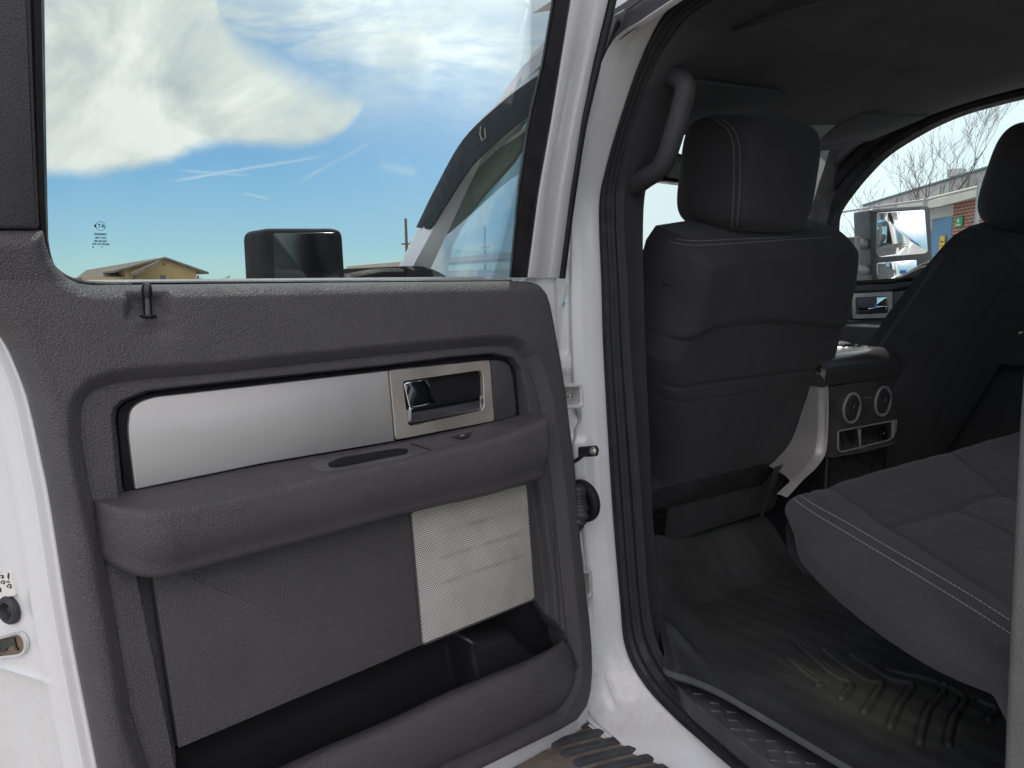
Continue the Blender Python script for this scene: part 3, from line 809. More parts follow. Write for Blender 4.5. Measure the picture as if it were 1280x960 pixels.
# opening outline on the B pillar and sill (photo points on the side plane), closed by plain truck coordinates
Ppx = [(1010, -130), (915, -55), (874, -22), (850, 0), (827, 22), (801, 75), (775, 150), (756, 217), (749, 262), (752, 360), (754, 432), (760, 545), (766, 640), (775, 750), (782, 810), (805, 855), (842, 896), (880, 930), (912, 958), (1000, 1032)]
Rpx = [(1050, -115), (950, -38), (904, -8), (878, 8), (852, 30), (820, 78), (792, 150), (774, 217), (770, 262), (775, 360), (778, 432), (786, 545), (793, 640), (801, 750), (810, 800), (832, 842), (862, 875), (900, 905), (935, 933), (1030, 1006)]
Qpx = [(975, -100), (905, -46), (874, -22), (844, 0), (806, 25), (767, 52), (741, 112), (716, 190), (698, 262), (690, 360), (690, 432), (692, 545), (698, 640), (712, 750), (722, 810), (731, 872), (741, 898), (768, 922), (803, 957), (890, 1040)]
NS = 140
def loft_px(A, B, Xa, Xb, prof, n=NS):
    """strip between two photo polylines lying on two side planes; prof = (fraction, outward bulge)"""
    pa = np.array([PX(x, y, Xa) for x, y in cr(A, 8)]); pb = np.array([PX(x, y, Xb) for x, y in cr(B, 8)])
    ia = np.linspace(0, len(pa)-1, n); k = np.arange(len(pa))
    pa = np.stack([np.interp(ia, k, pa[:, q]) for q in range(3)], 1); pb = np.stack([np.interp(ia, k, pb[:, q]) for q in range(3)], 1)
    cs_ = []
    for f, b_ in prof:
        fk = np.full(n, f)
        if f < 0: fk = f*sst(.36, .46, np.arange(n)/(n-1.))
        cs_.append(pa*(1-fk[:, None])+pb*fk[:, None]+np.array([-b_, 0, 0]))
    return cs_, pa, pb
XP, XQ, XR = .985, .905, .992
pyrow = cr(Ppx, 8)[:, 1]; pyrow = np.interp(np.linspace(0, len(pyrow)-1, 420), np.arange(len(pyrow)), pyrow)
fs_ = np.r_[-.25, -.12, np.linspace(-.02, 1.0, 60), 1.02]
kx = [-.3, -.02, .0, .04, .12, .30, .36, .42, .47, .56, .75, .9, .97, 1.0, 1.03]; ky = [-.012, -.010, .0, .006, .008, .008, .004, .004, .012, .019, .020, .012, .004, -.006, -.02]
prof = [(f, float(np.interp(f, kx, ky))) for f in fs_]
jcols, qa, pb_ = loft_px(Qpx, Ppx, XQ, XP, prof, 420)
def bx_(f, y, f0, f1, y0, y1, sf=.05, sy=7): return sst(f0-sf, f0+sf, f)*sst(f1+sf, f1-sf, f)*sst(y0-sy, y0+sy, y)*sst(y1+sy, y1-sy, y)
for f, c in zip(fs_, jcols):
    d = .0055*bx_(f, pyrow, -1, .44, 330, 443, .04, 5)+.008*bx_(f, pyrow, -1, .46, 466, 520, .03, 4)-.004*bx_(f, pyrow, .1, .80, 548, 640, .03, 4)
    d = d+.006*bx_(f, pyrow+34*(f-.2), -1, .62, 522, 542, .08, 6)+.006*bx_(f, pyrow, -1, .35, 690, 760, .05, 6)
    d = d-.0022*bx_(f, pyrow, -1, .9, 180, 186, .1, 5)
    c[:, 0] += 1.7*d+float(np.interp(f, kx, ky))*.8*sst(.60, .72, np.arange(420)/419.)*(0 < f < 1)
body = MB()
body.add(*g_strip(jcols))
# a pressed pad round the check strap and the swage lines of the hinge pillar
# ---- roof, rail, rest of the shell in truck coordinates
def side_in(z, base=.90): return base+np.where(np.asarray(z) > 1.40, .24*(np.asarray(z)-1.40), 0)
MIR = lambda V: np.stack([3.76-V[:, 0], V[:, 1], V[:, 2]], 1)
# roof skin, curved across and along
gx = np.linspace(0, 1, 25); gy = np.linspace(0, 1, 21); V = []; F = []
def roof_pt(a, b, dz=0):
    x = 1.06+a*(3.76-2.12); y = -.42+b*(1.36+.42+.27*float(sst(2.3, 2.62, x)))
    z = 2.03+.075*(1-(2*a-1)**4)-.05*max(0, b-.72)**1.5/.28**1.5*.9-.03*max(0, .2-b)*5
    return (x, y, z+dz)
for b in gy:
    for a in gx: V.append(roof_pt(a, b, .03))
for j in range(20):
    for i in range(24): F.append((j*25+i, j*25+i+1, (j+1)*25+i+1, (j+1)*25+i))
body.add(V, F)
# cant rails along both sides (upper outside edge of the opening)
for mir in (0, 1):
    rl = []
    for (dx, dz) in [(0.0, .0), (.0, .03), (.02, .05), (.08, .06), (.13, .05)]:
        rl.append(np.array([(1.0+dx+.02*max(0, y-.9), y, 1.955+dz-.10*max(0, (y-.75)/.6)**2) for y in np.linspace(-.42, 1.33, 20)]))
    V, F = g_strip(rl); V = (MIR(V)+np.array([.02, 0, .105])) if mir else V; body.add(V, F)
# A pillars: windscreen edge from the roof down to the scuttle
def apillar(k, dx=0, dy=0, dz=0): return np.array([1.075+dx-.155*k, 1.30+dy+.40*k**.9, 1.93+dz-.50*k**1.15])
for mir in (0, 1):
    c = [np.array([apillar(k, *d) for k in np.linspace(0, 1, 16)]) for d in [(.035, -.02, -.03), (-.015, -.02, .0), (-.02, .0, .02), (.0, .015, .03), (.05, .02, .03)]]
    V, F = g_strip(c)
    if not mir: body.add(V, F)
# outer flank: rear quarter, rockers, front wing, bonnet, cab back, bed
for mir in (0, 1):
    def addp(V, F): body.add(MIR(np.asarray(V).reshape(-1, 3)) if mir else V, F)
    q = np.array([(.20, .62), (.14, 1.02), (-.02, 1.25), (-.06, 1.40), (-.42, 1.40), (-.42, .62)])
    addp(*g_slab(fX(.95, -1), q, -.02, .05, .015, 3, True))                     # quarter below the glass
    q = np.array([(-.30, 1.39), (-.24, 1.985), (-.42, 1.985), (-.42, 1.39)])
    f2 = lambda a, b, w: np.stack([side_in(b, .93)-w, a, b], -1)
    addp(*g_slab(f2, q, -.02, .03, .01, 2, True))
    # wing
    q = rc([(1.62, .62), (1.95, .62), (2.02, .95), (2.22, 1.12), (2.46, 1.08), (2.66, .9), (2.74, .6), (2.95, .6), (2.98, 1.15), (2.80, 1.30), (1.62, 1.36)], [.02, .02, .15, .2, .2, .15, .02, .03, .1, .1, .02], 5)
    addp(*g_slab(fX(.96, -1), q, -.06, .07, .03, 4, True))
    # rocker
    q = np.array([(.12, .60), (1.62, .60), (1.62, .63), (.12, .63)])
    addp(*g_slab(fX(.99, -1), q, -.03, .03, .008, 3, True))
    # bed side
    q = rc([(-.48, .62), (-.48, 1.33), (-2.3, 1.33), (-2.3, .62), (-1.55, .62), (-1.48, .9), (-1.2, 1.08), (-.92, .9), (-.85, .62)], [.03, .03, .03, .03, .02, .15, .2, .15, .02], 5)
    addp(*g_slab(fX(.96, -1), q, -.05, .08, .02, 3, True))
V = []; F = []
for j, y in enumerate(np.linspace(1.66, 3.0, 12)):
    for i, x in enumerate(np.linspace(.93, 2.83, 19)):
        a = (x-1.88)/.95; V.append((x, y, 1.345+.035*(1-a**4)-.07*((y-1.66)/1.34)**2-.02*(abs(abs(a)-.62) < .06)))
for j in range(11):
    for i in range(18): F.append((j*19+i, j*19+i+1, (j+1)*19+i+1, (j+1)*19+i))
body.add(V, F)
body.add(*g_box((.93, 2.96, .62), (2.83, 3.02, 1.26), .02))
body.add(*g_box((.99, -.44, .62), (2.77, -.40, 1.38), .006)); body.add(*g_box((.95, -2.3, .80), (2.81, -.5, .86), .005)); body.add(*g_box((.95, -2.33, .62), (2.81, -2.28, 1.33), .006))
for lo, hi in [((.99, -.44, 1.38), (1.30, -.40, 2.0)), ((2.46, -.44, 1.38), (2.77, -.40, 2.0)), ((1.30, -.44, 1.88), (2.46, -.40, 2.0))]: body.add(*g_box(lo, hi, .004))
# right-hand doors seen in the mirror
q = np.array([(-.10, .74), (1.60, .74), (1.60, 1.335), (1.05, 1.365), (1.0, 1.40), (-.10, 1.40)])
body.add(*g_slab(fX(2.80, 1), q, .0, .075, .02, 3, False))
fR = lambda a, b, w: np.stack([3.76-side_in(b, .915)+w, a, b], -1)
for q in ([(.58, 1.40), (.70, 1.40), (.62, 2.05), (.50, 2.05)], [(-.32, 1.39), (.02, 1.39), (-.12, 1.985), (-.32, 1.985)], [(-.32, 2.045), (1.0, 2.045), (1.0, 2.09), (-.32, 2.09)]):
    body.add(*g_slab(fR, np.array(q), -.02, .012, .006, 2, True))
# left front door: skin behind the open rear door, frame and sill
q = np.array([(1.09, .74), (1.62, .74), (1.62, 1.36), (1.42, 1.37), (1.36, 1.40), (1.09, 1.405)])
body.add(*g_slab(fX(.945, -1), q, .0, .065, .02, 3, True))
bodyo = body.build('body', M['white_in'], truck, angle=45)

# ---- rear roof seal channel and rail seen above the open door
ch = MB()
up_ = np.array([PX(x, y, .93) for x, y in [(768, 51), (776, 33), (784, 12), (812, -8), (850, -34), (930, -90)]]); dn = np.array([PX(x, y, .908) for x, y in [(766, 54), (786, 39.5), (806, 26), (845, .5), (875, -21), (940, -72)]])
ch.add(*g_strip([up_+np.array([0, 0, 0]), up_*.7+dn*.3+np.array([-.008, 0, 0]), up_*.4+dn*.6+np.array([-.004, 0, 0]), dn+np.array([.004, 0, 0])]))
ch.build('drip_seal', M['seal_grey'], bodyo)
ru = np.array([PX(x, y, .925) for x, y in cr([(744, 96), (752, 72), (763, 25), (781, 11), (810, -13), (850, -42)], 5)]); rd = np.array([PX(x, y, .935) for x, y in cr([(746, 100), (758, 66), (769, 30), (783, 17), (812, -8), (852, -36)], 5)])
mobj('roof_rail', *g_strip([ru, ru*.5+rd*.5+np.array([-.006, 0, .0]), rd, rd+np.array([.03, 0, -.004])]), M['white'], bodyo)
fs = np.array([PX(x, y, .925) for x, y in cr([(773, 26), (763, 55), (752, 80), (742, 108), (733, 140), (724, 180)], 5)])
tube('front_door_seal', fs, np.linspace(.0035, .0045, len(fs)), M['seal'], bodyo, 8)

# ---- opening weatherstrip: ribbed rubber, B-pillar trim inside it
prof = [(f, .010*math.sin(math.pi*min(1, f*1.15))**.6*.9+.0042*math.cos(f*2*math.pi*3.2)*(1-f*.4)-.004) for f in np.linspace(0, 1, 34)]
scols, pa, pbx = loft_px(Ppx, Rpx, XP, XR, prof)
mobj('door_opening_seal', *g_strip(scols), M['seal'], truck, angle=0)
Tpx = [(1300, -100), (1100, -40), (1010, -12), (955, 8), (915, 32), (882, 70), (856, 105), (835, 150), (816, 205), (802, 240), (799, 300), (800, 360), (802, 432), (807, 545), (811, 640), (815, 690), (820, 735), (826, 790), (834, 845), (838, 862), (850, 876)]
Rt = Rpx[:6]+[(806, 112), (792, 150), (774, 217), (770, 262), (772, 310), (775, 360), (778, 432), (786, 545), (793, 640), (797, 700), (801, 750), (806, 785), (815, 815), (832, 842), (846, 860)]
tcols, _, tin = loft_px(Rt, Tpx, XR+.002, 1.07, [(0, -.02), (0.02, .0), (.10, .004), (.30, .004), (.5, .006), (.8, .006), (.94, .002), (1, -.010)])
tcols.append(tin+np.array([.05, .10, 0])); tcols.append(tin+np.array([.05, .40, 0]))
mobj('pillar_trim', *g_strip(tcols), M['trim_grey'], truck, angle=50)

# ---- hinges, check strap, wiring boot
def hinge(x0, y0, x1, y1, Yh, bolts):
    fH = lambda a, b, w: np.stack([np.asarray(a, float), Yh-np.asarray(w, float), np.asarray(b, float)], -1)
    q = lambda pts: np.array([(PY(x, y, Yh)[0], PY(x, y, Yh)[2]) for x, y in pts])
    o = rc(q([(x0, y0+1), (x1, y0), (x1+1.5, y1-2), (x0, y1)]), [.001, .008, .008, .001], 5); i = rc(q([(x0+3, y0+5), (x1-3.5, y0+4), (x1-2, y1-6), (x0+3, y1-4.5)]), [.001, .005, .005, .001], 5)
    oo, ii = align(o, i, 80)
    h = mobj('door_hinge', *g_ring(fH, oo, ii, -.03, .012, .0015, -.016), M['galv'], truck)
    slab('hinge_plate', fH, inset(ii, -.001), -.02, -.012, M['hinge_in'], h, .0004, 1)
    for bx, by, r in bolts:
        c = PY(bx, by, Yh+.010)
        mobj('hinge_bolt', *g_disc(c, np.array([1., 0, 0]), zv, [(r*1.6, 0), (r*1.6, .003), (r*1.05, .0035), (r, .010), (r*.7, .011)], 14), M['bolt'], h, angle=30)
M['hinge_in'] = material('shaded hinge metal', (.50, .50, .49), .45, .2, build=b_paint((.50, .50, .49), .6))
hinge(684, 479, 723.5, 511, 1.02, [(709, 493.5, .0036), (718, 493.5, .0026)])
hinge(708, 711, 735, 748, 1.02, [(729, 729, .0032)])
ka = PX(744, 564, .915); kb_ = PX(704, 583, .89)
cs = tube('check_strap', [kb_, kb_*.55+ka*.45, kb_*.3+ka*.7+zv*.004, ka+np.array([-.004, 0, .0])], [.0085, .0080, .0066, .0062], M['black'], truck, 10, flat=.5)
mobj('strap_bracket', *g_slab(lambda a, b, w: np.stack([.918-w, a, b], -1), rc([PX(x, y, .918)[1:] for x, y in [(727, 558), (746, 556.5), (749, 562), (747, 570), (727, 571)]], .003), .0, .010, .003, 3), M['black'], cs)
mobj('strap_bolt', *g_disc(PX(742.5, 563.5, .905), np.array([0, -1., 0]), zv, [(.0075, 0), (.0075, .003), (.0062, .004), (.0046, .004), (.0046, .008), (.003, .009)], 14), M['bolt'], cs, angle=30)
bc = PX(727.5, 626, .915)
boot = mobj('wiring_boot', *g_disc(bc, np.array([0, -1., 0])*1.50, zv*1.30, [(.030, -.004), (.030, .004), (.026, .0085), (.020, .0085), (.017, .006), (.0, .006)], 28), M['seal'], truck, angle=40)
bp = resample(cr([PX(726, 618, .912), PX(721, 617, .893), PX(722.5, 630, .882), PX(725, 643, .876), PX(717, 656, .872), PX(704, 668, .868)], 12), 90)
rr = [.0145+.0024*math.cos(i*2*math.pi/6) for i in range(90)]
tube('bellows', bp, rr, M['seal_grey'], boot, 16, angle=0)

# ---- grab handle and seat belt on the pillar
hp = cr([PX(x, y, X) for x, y, X in [(828, 98, 1.07), (838, 96, 1.045), (850, 98, 1.03), (856.5, 108, 1.025), (853, 128, 1.025), (843, 165, 1.025), (832, 198, 1.03), (822, 213, 1.035), (808, 222, 1.04), (793, 231, 1.05), (780, 240, 1.07)]], 8)
k = np.linspace(0, 1, len(hp)); hr = .0165+.007*np.exp(-(k/.10)**2)+.008*np.exp(-((1-k)/.13)**2)
tube('grab_handle', hp, hr*1.06, M['trim_grey'], truck, 18, flat=1.0, angle=0)
bl = [np.array([PX(x, y, 1.10) for x, y in [(812, 118), (806, 160), (798, 205), (790, 235)]]), np.array([PX(x, y, 1.10) for x, y in [(836, 118), (828, 160), (815, 205), (805, 235)]])]
mobj('seat_belt', *g_strip(bl), M['fabric'], truck)

# ---- sill: rocker trim, diamond scuff plate
sc_px = [(840, 850), (862, 843), (1062, 962), (1180, 1036), (1120, 1066), (1030, 1009), (937, 936), (903, 908), (867, 879)]
fZ = lambda a, b, w: np.stack([np.asarray(a, float), np.asarray(b, float), np.asarray(w, float)], -1)
ZS = .742
sp = np.array([PZ(x, y, ZS)[:2] for x, y in sc_px])
scuff = slab('scuff_plate', fZ, rc(sp, .008, 3), ZS-.03, ZS, M['smooth_plastic'], truck, .004)
reg = np.array([PZ(x, y, ZS)[:2] for x, y in [(852, 858), (872, 860), (1062, 976), (1150, 1030), (1060, 1024), (942, 936), (905, 906), (872, 880)]])
tm = MB(); st_ = .0175
for i in range(-40, 60):
    for j in range(-60, 80):
        c = np.array([1.0+i*st_, .6+j*st_]); 
        if sdf(c[None], reg)[0] < .006: continue
        a = R(45) if (i+j) % 2 else R(-45); d = np.array([math.cos(a), math.sin(a)])*.0098; e = np.array([-d[1], d[0]])*.19
        p = np.array([c+d, c+d*.5+e, c-d*.5+e, c-d, c-d*.5-e, c+d*.5-e])
        V = np.vstack([np.c_[p, np.full(6, ZS-.0005)], np.c_[c+(p-c)*.62, np.full(6, ZS+.0022)]])
        tm.add(V, [(q, (q+1) % 6, 6+(q+1) % 6, 6+q) for q in range(6)]+[tuple(range(6, 12))])
tm.build('tread_pattern', M['smooth_plastic'], scuff, angle=20)

# ---- running board below the sill
ZB = .635
rbx = rc([(.66, 2.0), (.935, 2.0), (.935, -.6), (.66, -.6)], .03, 4)
M['rboard'] = material('dusty brown grey step board', (.20, .165, .14), .6, spec=.3, build=b_rubber((.20, .165, .14), .6, 40))
M['rpad'] = material('worn step pad rubber', (.060, .064, .072), .55, spec=.35, build=b_rubber((.060, .064, .072), .55, 60))
board = slab('running_board', fZ, rbx, ZB-.06, ZB, M['rboard'], truck, .012)
pads = MB()
for y in np.arange(-.4, 1.9, .0335):
    n = 14; xs = np.linspace(.805, .922, n); yc = y-.030*((xs-.805)/.117)**1.3
    o = np.vstack([np.c_[xs, yc+.0085], np.c_[xs[::-1], yc[::-1]-.0085]])
    pads.add(*g_slab(fZ, rc(o, .0075, 4), ZB-.001, ZB+.007, .003, 2))
pads.build('tread_pads', M['rpad'], board)
# body flange with a dirty rusty edge just above the board
M['rust'] = material('rusty dirty seam', (.15, .085, .045), .85, spec=.1, build=b_rubber((.15, .085, .045), .85, 90))
fl0 = np.array([PX(x, y, .905) for x, y in [(728, 890), (738, 904), (768, 930), (803, 966), (890, 1050)]]); 
mobj('rocker_seam', *g_strip([fl0+np.array([-.004, 0, .004]), fl0+np.array([-.0045, 0, -.002]), fl0+np.array([.0, 0, -.006])]), M['rust'], bodyo)

# =================================================================== CABIN
# ---- headliner with its rolled edges
hl_r = np.array([PX(x, y, 2.70) for x, y in cr([(1000, 330), (1020, 255), (1042, 222), (1064, 196), (1090, 172), (1121, 152), (1160, 133), (1197, 120), (1238, 108), (1280, 99), (1400, 76), (1480, 70)], 6)])
hl_r = hl_r[np.argsort(hl_r[:, 1])]
def hl_z(x, y):
    s = (x-1.88)/.83
    zR = float(np.interp(y, hl_r[:, 1], hl_r[:, 2])); zR = min(zR, 2.03)+.01
    zL = 1.945-.20*max(0, (y-.75)/.58)**2
    zc = 2.055-.215*max(0, (min(y, 1.36)-.35)/.98)**1.9
    ze_ = zR if s > 0 else zL
    k = min(1, abs(s)); q = k**3.2
    z = min(zc, ze_+.10)*(1-q)+min(ze_, zc+.05)*q if s < 0 else zc*(1-k**2.6)+ze_*k**2.6
    return z-.006*math.exp(-((y-.78-.10*s*s)/.012)**2)
V = []; F = []; NA, NBk = 61, 61
for j in range(NBk):
    for i in range(NA):
        x = 1.05+(2.71-1.05)*i/(NA-1); y = -.40+(1.36+.40+.26*float(sst(2.36, 2.68, x)))*j/(NBk-1)
        V.append((x, y, hl_z(x, y)))
for j in range(NBk-1):
    for i in range(NA-1): F.append((j*NA+i, (j+1)*NA+i, (j+1)*NA+i+1, j*NA+i+1))
headliner = mobj('headliner', V, F, M['headliner'], truck, angle=0)
# ---- sun visors and overhead strip
for nm, x0, x1 in (('sun_visor', 1.20, 1.70), ('sun_visor', 2.04, 2.42)):
    V, F = g_slab(lambda a, b, w: np.stack([a, b, np.array([hl_z(p, q) for p, q in zip(np.ravel(a), np.ravel(b))])-.001-w], -1), rc([(x0, 1.16), (x1, 1.16), (x1, 1.33), (x0, 1.33)], .05, 4), .0, .006, .004, 2, True)
    mobj(nm, V, F, M['headliner'], truck)
M['beige_vanity'] = material('pale visor label', (.40, .39, .35), .6)
mobj('visor_label', *g_strip([np.array([PY(x, y, 1.16) for x, y in [(1006, 157), (1045, 156)]]), np.array([PY(x, y, 1.16) for x, y in [(1012, 177), (1022, 177)]])]), M['beige_vanity'], truck, smooth=False)

# ---- windscreen, dashboard, steering wheel, rear-view mirror
TL, TR = apillar(0, .03, .0, .0), MIR(apillar(0, .03, 0, 0)[None])[0]; BL, BR = apillar(1, .03, 0, 0), MIR(apillar(1, .03, 0, 0)[None])[0]
nn = 13; c = []
WSR = resample(np.array([PX(x, y, 2.62) for x, y in cr([(1046, 170), (1036, 190), (1030, 210), (1021, 238), (1011, 275), (1003, 330)], 6)]), 9)
for k in np.linspace(0, 1, 9):
    l = apillar(k, .03, 0, 0); r = WSR[int(round(k*8))]
    c.append(np.array([l*(1-s)+r*s+np.array([0, .16*(1-(2*s-1)**2), 0]) for s in np.linspace(0, 1, nn)]))
wsf = MB(); wsf.add(*g_strip(c)); ws_ = wsf.build('windscreen', M['glass_far'], truck)
V = []; F = []
prof = [(1.60, 1.00), (1.57, 1.12), (1.58, 1.24), (1.61, 1.315), (1.66, 1.345), (1.72, 1.355), (1.78, 1.36), (1.95, 1.365)]
for y, z in prof:
    for x in np.linspace(.95, 2.70, 41):
        hump = .045*math.exp(-((x-1.42)/.22)**6)*(z > 1.2)+.012*math.exp(-((x-2.3)/.3)**4)*(z > 1.2)
        V.append((x, y+.10*(1-((x-1.88)/.93)**2)*(y > 1.5), z+hump))
for j in range(len(prof)-1):
    for i in range(40): F.append((j*41+i, j*41+i+1, (j+1)*41+i+1, (j+1)*41+i))
dash = mobj('dashboard', V, F, M['trim_grey'], truck, angle=60)
cw = np.array([1.42, 1.40, 1.30]); an = R(28); ca = np.array([1., 0, 0]); cb = np.array([0, math.sin(an), math.cos(an)])
sw_ = tube('steering_wheel', [cw+.185*(math.cos(q)*ca+math.sin(q)*cb) for q in np.linspace(0, 2*math.pi, 49)[:-1]], .0155, M['black'], truck, 12, closed=True)
mobj('wheel_hub', *g_disc(cw, ca, cb, [(.07, -.03), (.075, .0), (.05, .015), (.0, .018)], 20), M['black'], sw_)
sp_ = MB()
for q in (R(0), R(180), R(250), R(290)):
    d = math.cos(q)*ca+math.sin(q)*cb; e = np.cross(d, np.cross(ca, cb)); sp_.add(*g_quadbox(cw+d*.12, d*.065, e*.016, np.cross(d, e)*.006))
sp_.build('wheel_spoke', M['black'], sw_, smooth=False)
mc = PY(836, 208, 1.30)
rm = mobj('rear_view_mirror', *g_slab(lambda a, b, w: np.stack([mc[0]+a, mc[1]-w+.02, mc[2]+b], -1), rc([(-.02, -.035), (.24, -.035), (.24, .035), (-.02, .035)], .022, 5), -.02, .02, .010, 3, True), M['black'], truck)
mobj('mirror_glass', *g_slab(lambda a, b, w: np.stack([mc[0]+a, mc[1]-w+.02, mc[2]+b], -1), rc([(-.013, -.027), (.233, -.027), (.233, .027), (-.013, .027)], .017, 5), .018, .0215, .001, 1), M['mirror'], rm)
mobj('mirror_stem', *g_tube([mc+np.array([.11, .03, .0]), mc+np.array([.11, .10, .07])], .009, 8), M['black'], rm)

# ---- left front window: pane, deflector, posts, belt moulding, mirror
fw = np.array([(1.08, 1.395), (1.40, 1.375), (1.66, 1.37), (1.36, 1.90), (1.08, 1.96)])
fL = lambda a, b, w: np.stack([side_in(b, .905)-w, a, b], -1)
Vg = fL(fw[:, 0], fw[:, 1], np.full(5, -.012)); mobj('front_window_glass', Vg, [tuple(range(5))], M['glass_front'], truck, smooth=False)
XD = .965
def fpx(pts, X): return np.array([PX(x, y, X) for x, y in pts])
do_ = cr([(526, 284), (529, 277), (551, 231), (588, 166), (640, 117), (668, 97), (720, 62), (790, 20)], 6); di_ = cr([(546, 287), (551, 281), (567, 257), (597, 212), (625, 184), (659, 155), (710, 120), (780, 75)], 6)
o3 = fpx(do_, XD); i3 = fpx(di_, XD-.006)
c = [o3, o3*.8+i3*.2+np.array([-.022, 0, 0]), o3*.4+i3*.6+np.array([-.026, 0, 0]), i3+np.array([-.022, 0, 0]), i3+np.array([-.018, 0, 0])]
M['visor'] = material('dark tinted window deflector', (.010, .010, .011), .4, spec=.25, build=b_rubber((.010, .010, .011), .4))
defl = mobj('window_deflector', *g_strip(c), M['visor'], truck)
M['clip'] = material('clear clip', (.25, .24, .20), .3)
tube('deflector_clip', fpx([(601, 158), (600, 168), (603, 176), (607, 172), (606, 160)], XD-.03), .0016, M['clip'], defl, 6)
wl = cr([(494, 340), (499, 332), (527, 275), (550, 228), (587, 165), (625, 127), (668, 92), (720, 56), (790, 12)], 6); w2 = cr([(508, 342), (512, 334), (530, 279), (552, 233), (589, 168), (640, 118), (670, 97), (722, 62), (792, 20)], 6)
a3 = fpx(wl, XD+.01); b3 = fpx(w2, XD+.002)
mobj('pillar_rail', *g_strip([a3+np.array([.05, .03, 0]), a3, a3*.5+b3*.5+np.array([-.004, 0, 0]), b3, b3+np.array([.01, 0, 0])]), M['white'], bodyo)
pl = fpx([(508, 352), (519, 346), (527, 312), (533, 281)], XD-.01); pr = fpx([(536, 352), (533, 346), (539, 310), (546, 281)], XD-.006)
mobj('window_post', *g_strip([pl, pl*.6+pr*.4+np.array([-.008, 0, 0]), pr*.8+pl*.2+np.array([-.006, 0, 0]), pr]), M['seal'], truck)
# pale inner pillar behind the post
lo_ = cr([(529, 352), (531, 346), (547, 288), (566, 259), (597, 214), (625, 185), (660, 156), (720, 112)], 6); li_ = cr([(558, 352), (556, 346), (560, 316), (578, 277), (608, 237), (640, 201), (665, 168), (720, 130)], 6)
lo3 = fpx(lo_, 1.0); li3 = fpx(li_, 1.02)
mobj('inner_pillar_trim', *g_strip([lo3, lo3*.5+li3*.5+np.array([-.004, 0, 0]), li3, li3+np.array([.04, .05, 0])]), M['light_trim'], truck)
# belt moulding with mirror foot
fb = rc(fpx([(425, 336), (505, 332.5), (517, 338), (520, 365), (425, 365)], .88)[:, 1:], .003, 2)
bm_ = slab('mirror_foot', fX(.90, -1), fb, -.03, .02, M['black_matt'], truck, .004)
mh = [(327, 296), (329, 289), (336, 285), (416, 285.5), (424, 288), (427, 295), (432, 362), (329, 362)]
MY = 1.50
mp = np.array([(PY(x, y, MY)[0], PY(x, y, MY)[2]) for x, y in mh])
mdir = np.array([-.16, -.987, 0]); mcx = mp[:, 0].mean()
def fM(a, b, w):
    a = np.asarray(a, float); return np.stack([a+mdir[0]*w*0, MY-np.asarray(w, float)+(a-mcx)*(-.10), np.asarray(b, float)], -1)
mpb = np.vstack([mp[:6], [(mp[6, 0]+.004, 1.27), (mp[7, 0]+.004, 1.27)]])
lm = slab('side_mirror', fM, rc(mpb, [.006, .01, .01, .01, .01, .006, .02, .02], 4), -.10, .0, M['black_matt'], truck, .010, 4, True)
gi = np.array([(PY(x, y, MY)[0], PY(x, y, MY)[2]) for x, y in [(342, 291), (419, 291), (425, 350), (343, 350)]]); gi[2:, 1] = 1.36
slab('mirror_glass', fM, rc(gi, .006, 4), -.002, .0025, M['mirror_dark'], lm, .001)
ga = fM(mp[4:6, 0].mean()-.02, 1.40, -.05); 
tube('mirror_arm', [PX(500, 342, .875), PX(470, 342, .80), fM(mp[:, 0].max()-.03, 1.445, -.06)], .020, M['black_matt'], lm, 10, flat=.6)
# ---- front seats
def seat(name, p0, slope, outline, seams, bulge_line, label, res=.004, edge=.052, deep=.10):
    p0 = np.array(p0, float); T = np.array([0, -slope, 1.]); T /= np.linalg.norm(T); N = np.array([0, -1., -slope]); N /= np.linalg.norm(N)
    def f(a, b, w): return np.array([0, p0[1], p0[2]])+np.asarray(a, float)[..., None]*np.array([1., 0, 0])+np.asarray(b, float)[..., None]*T+np.asarray(w, float)[..., None]*N
    def to(px, py, w=0.):
        P = PP(px, py, p0+N*w, N); return (P[0], np.dot(P-np.array([0, p0[1], p0[2]])-N*w, T))
    poly = np.array([to(*q, -.045) if len(q) == 2 else to(q[0], q[1], q[2]) for q in outline])
    poly[:, 0] = np.minimum(poly[:, 0], 2.735)
    sl = [(np.array([to(*q) for q in cr(L, 6)]), dep, wd) for L, dep, wd in seams]
    bl = np.array([to(*q) for q in cr(bulge_line, 8)]) if bulge_line else None
    def H(P, s):
        h = -deep*(1-rnd(edge, s+.0006))
        if bl is not None:
            o = np.argsort(bl[:, 0]); bs = np.interp(P[:, 0], bl[o, 0], bl[o, 1]); dd = P[:, 1]-bs
            h = h+.012*sst(-.004, .022, dd)-.004*np.exp(-(dd/.004)**2)
        for L, dep, wd in sl: 
            d = seg_dist(P, L, False); h = h-dep*np.exp(-(d/wd)**2)
        wv_ = np.array([mnoise.noise((a_*9, b_*7, 1.7))*.0030+mnoise.noise((a_*26, b_*20, 5.1))*.0011 for a_, b_ in P])
        return h+wv_*sst(0, .08, s)
    o = relief(name, f, poly, H, res, M['fabric'], truck, .07, angle=0, label=label)
    return o, f, to
out_d = [(1069, 301, -.03), (1067, 330, -.03), (1051, 410, -.03), (1036, 470, -.03), (1002, 558, -.03), (986, 592, -.03), (974, 620, -.03), (957, 642, -.03), (800, 686), (806, 560, -.06), (800, 440, -.08), (799, 352, -.14), (803, 322, -.14), (817, 304, -.12), (847, 293, -.08), (930, 288), (1015, 285), (1056, 288, -.035)]
p0d = (0, .98, 1.52)
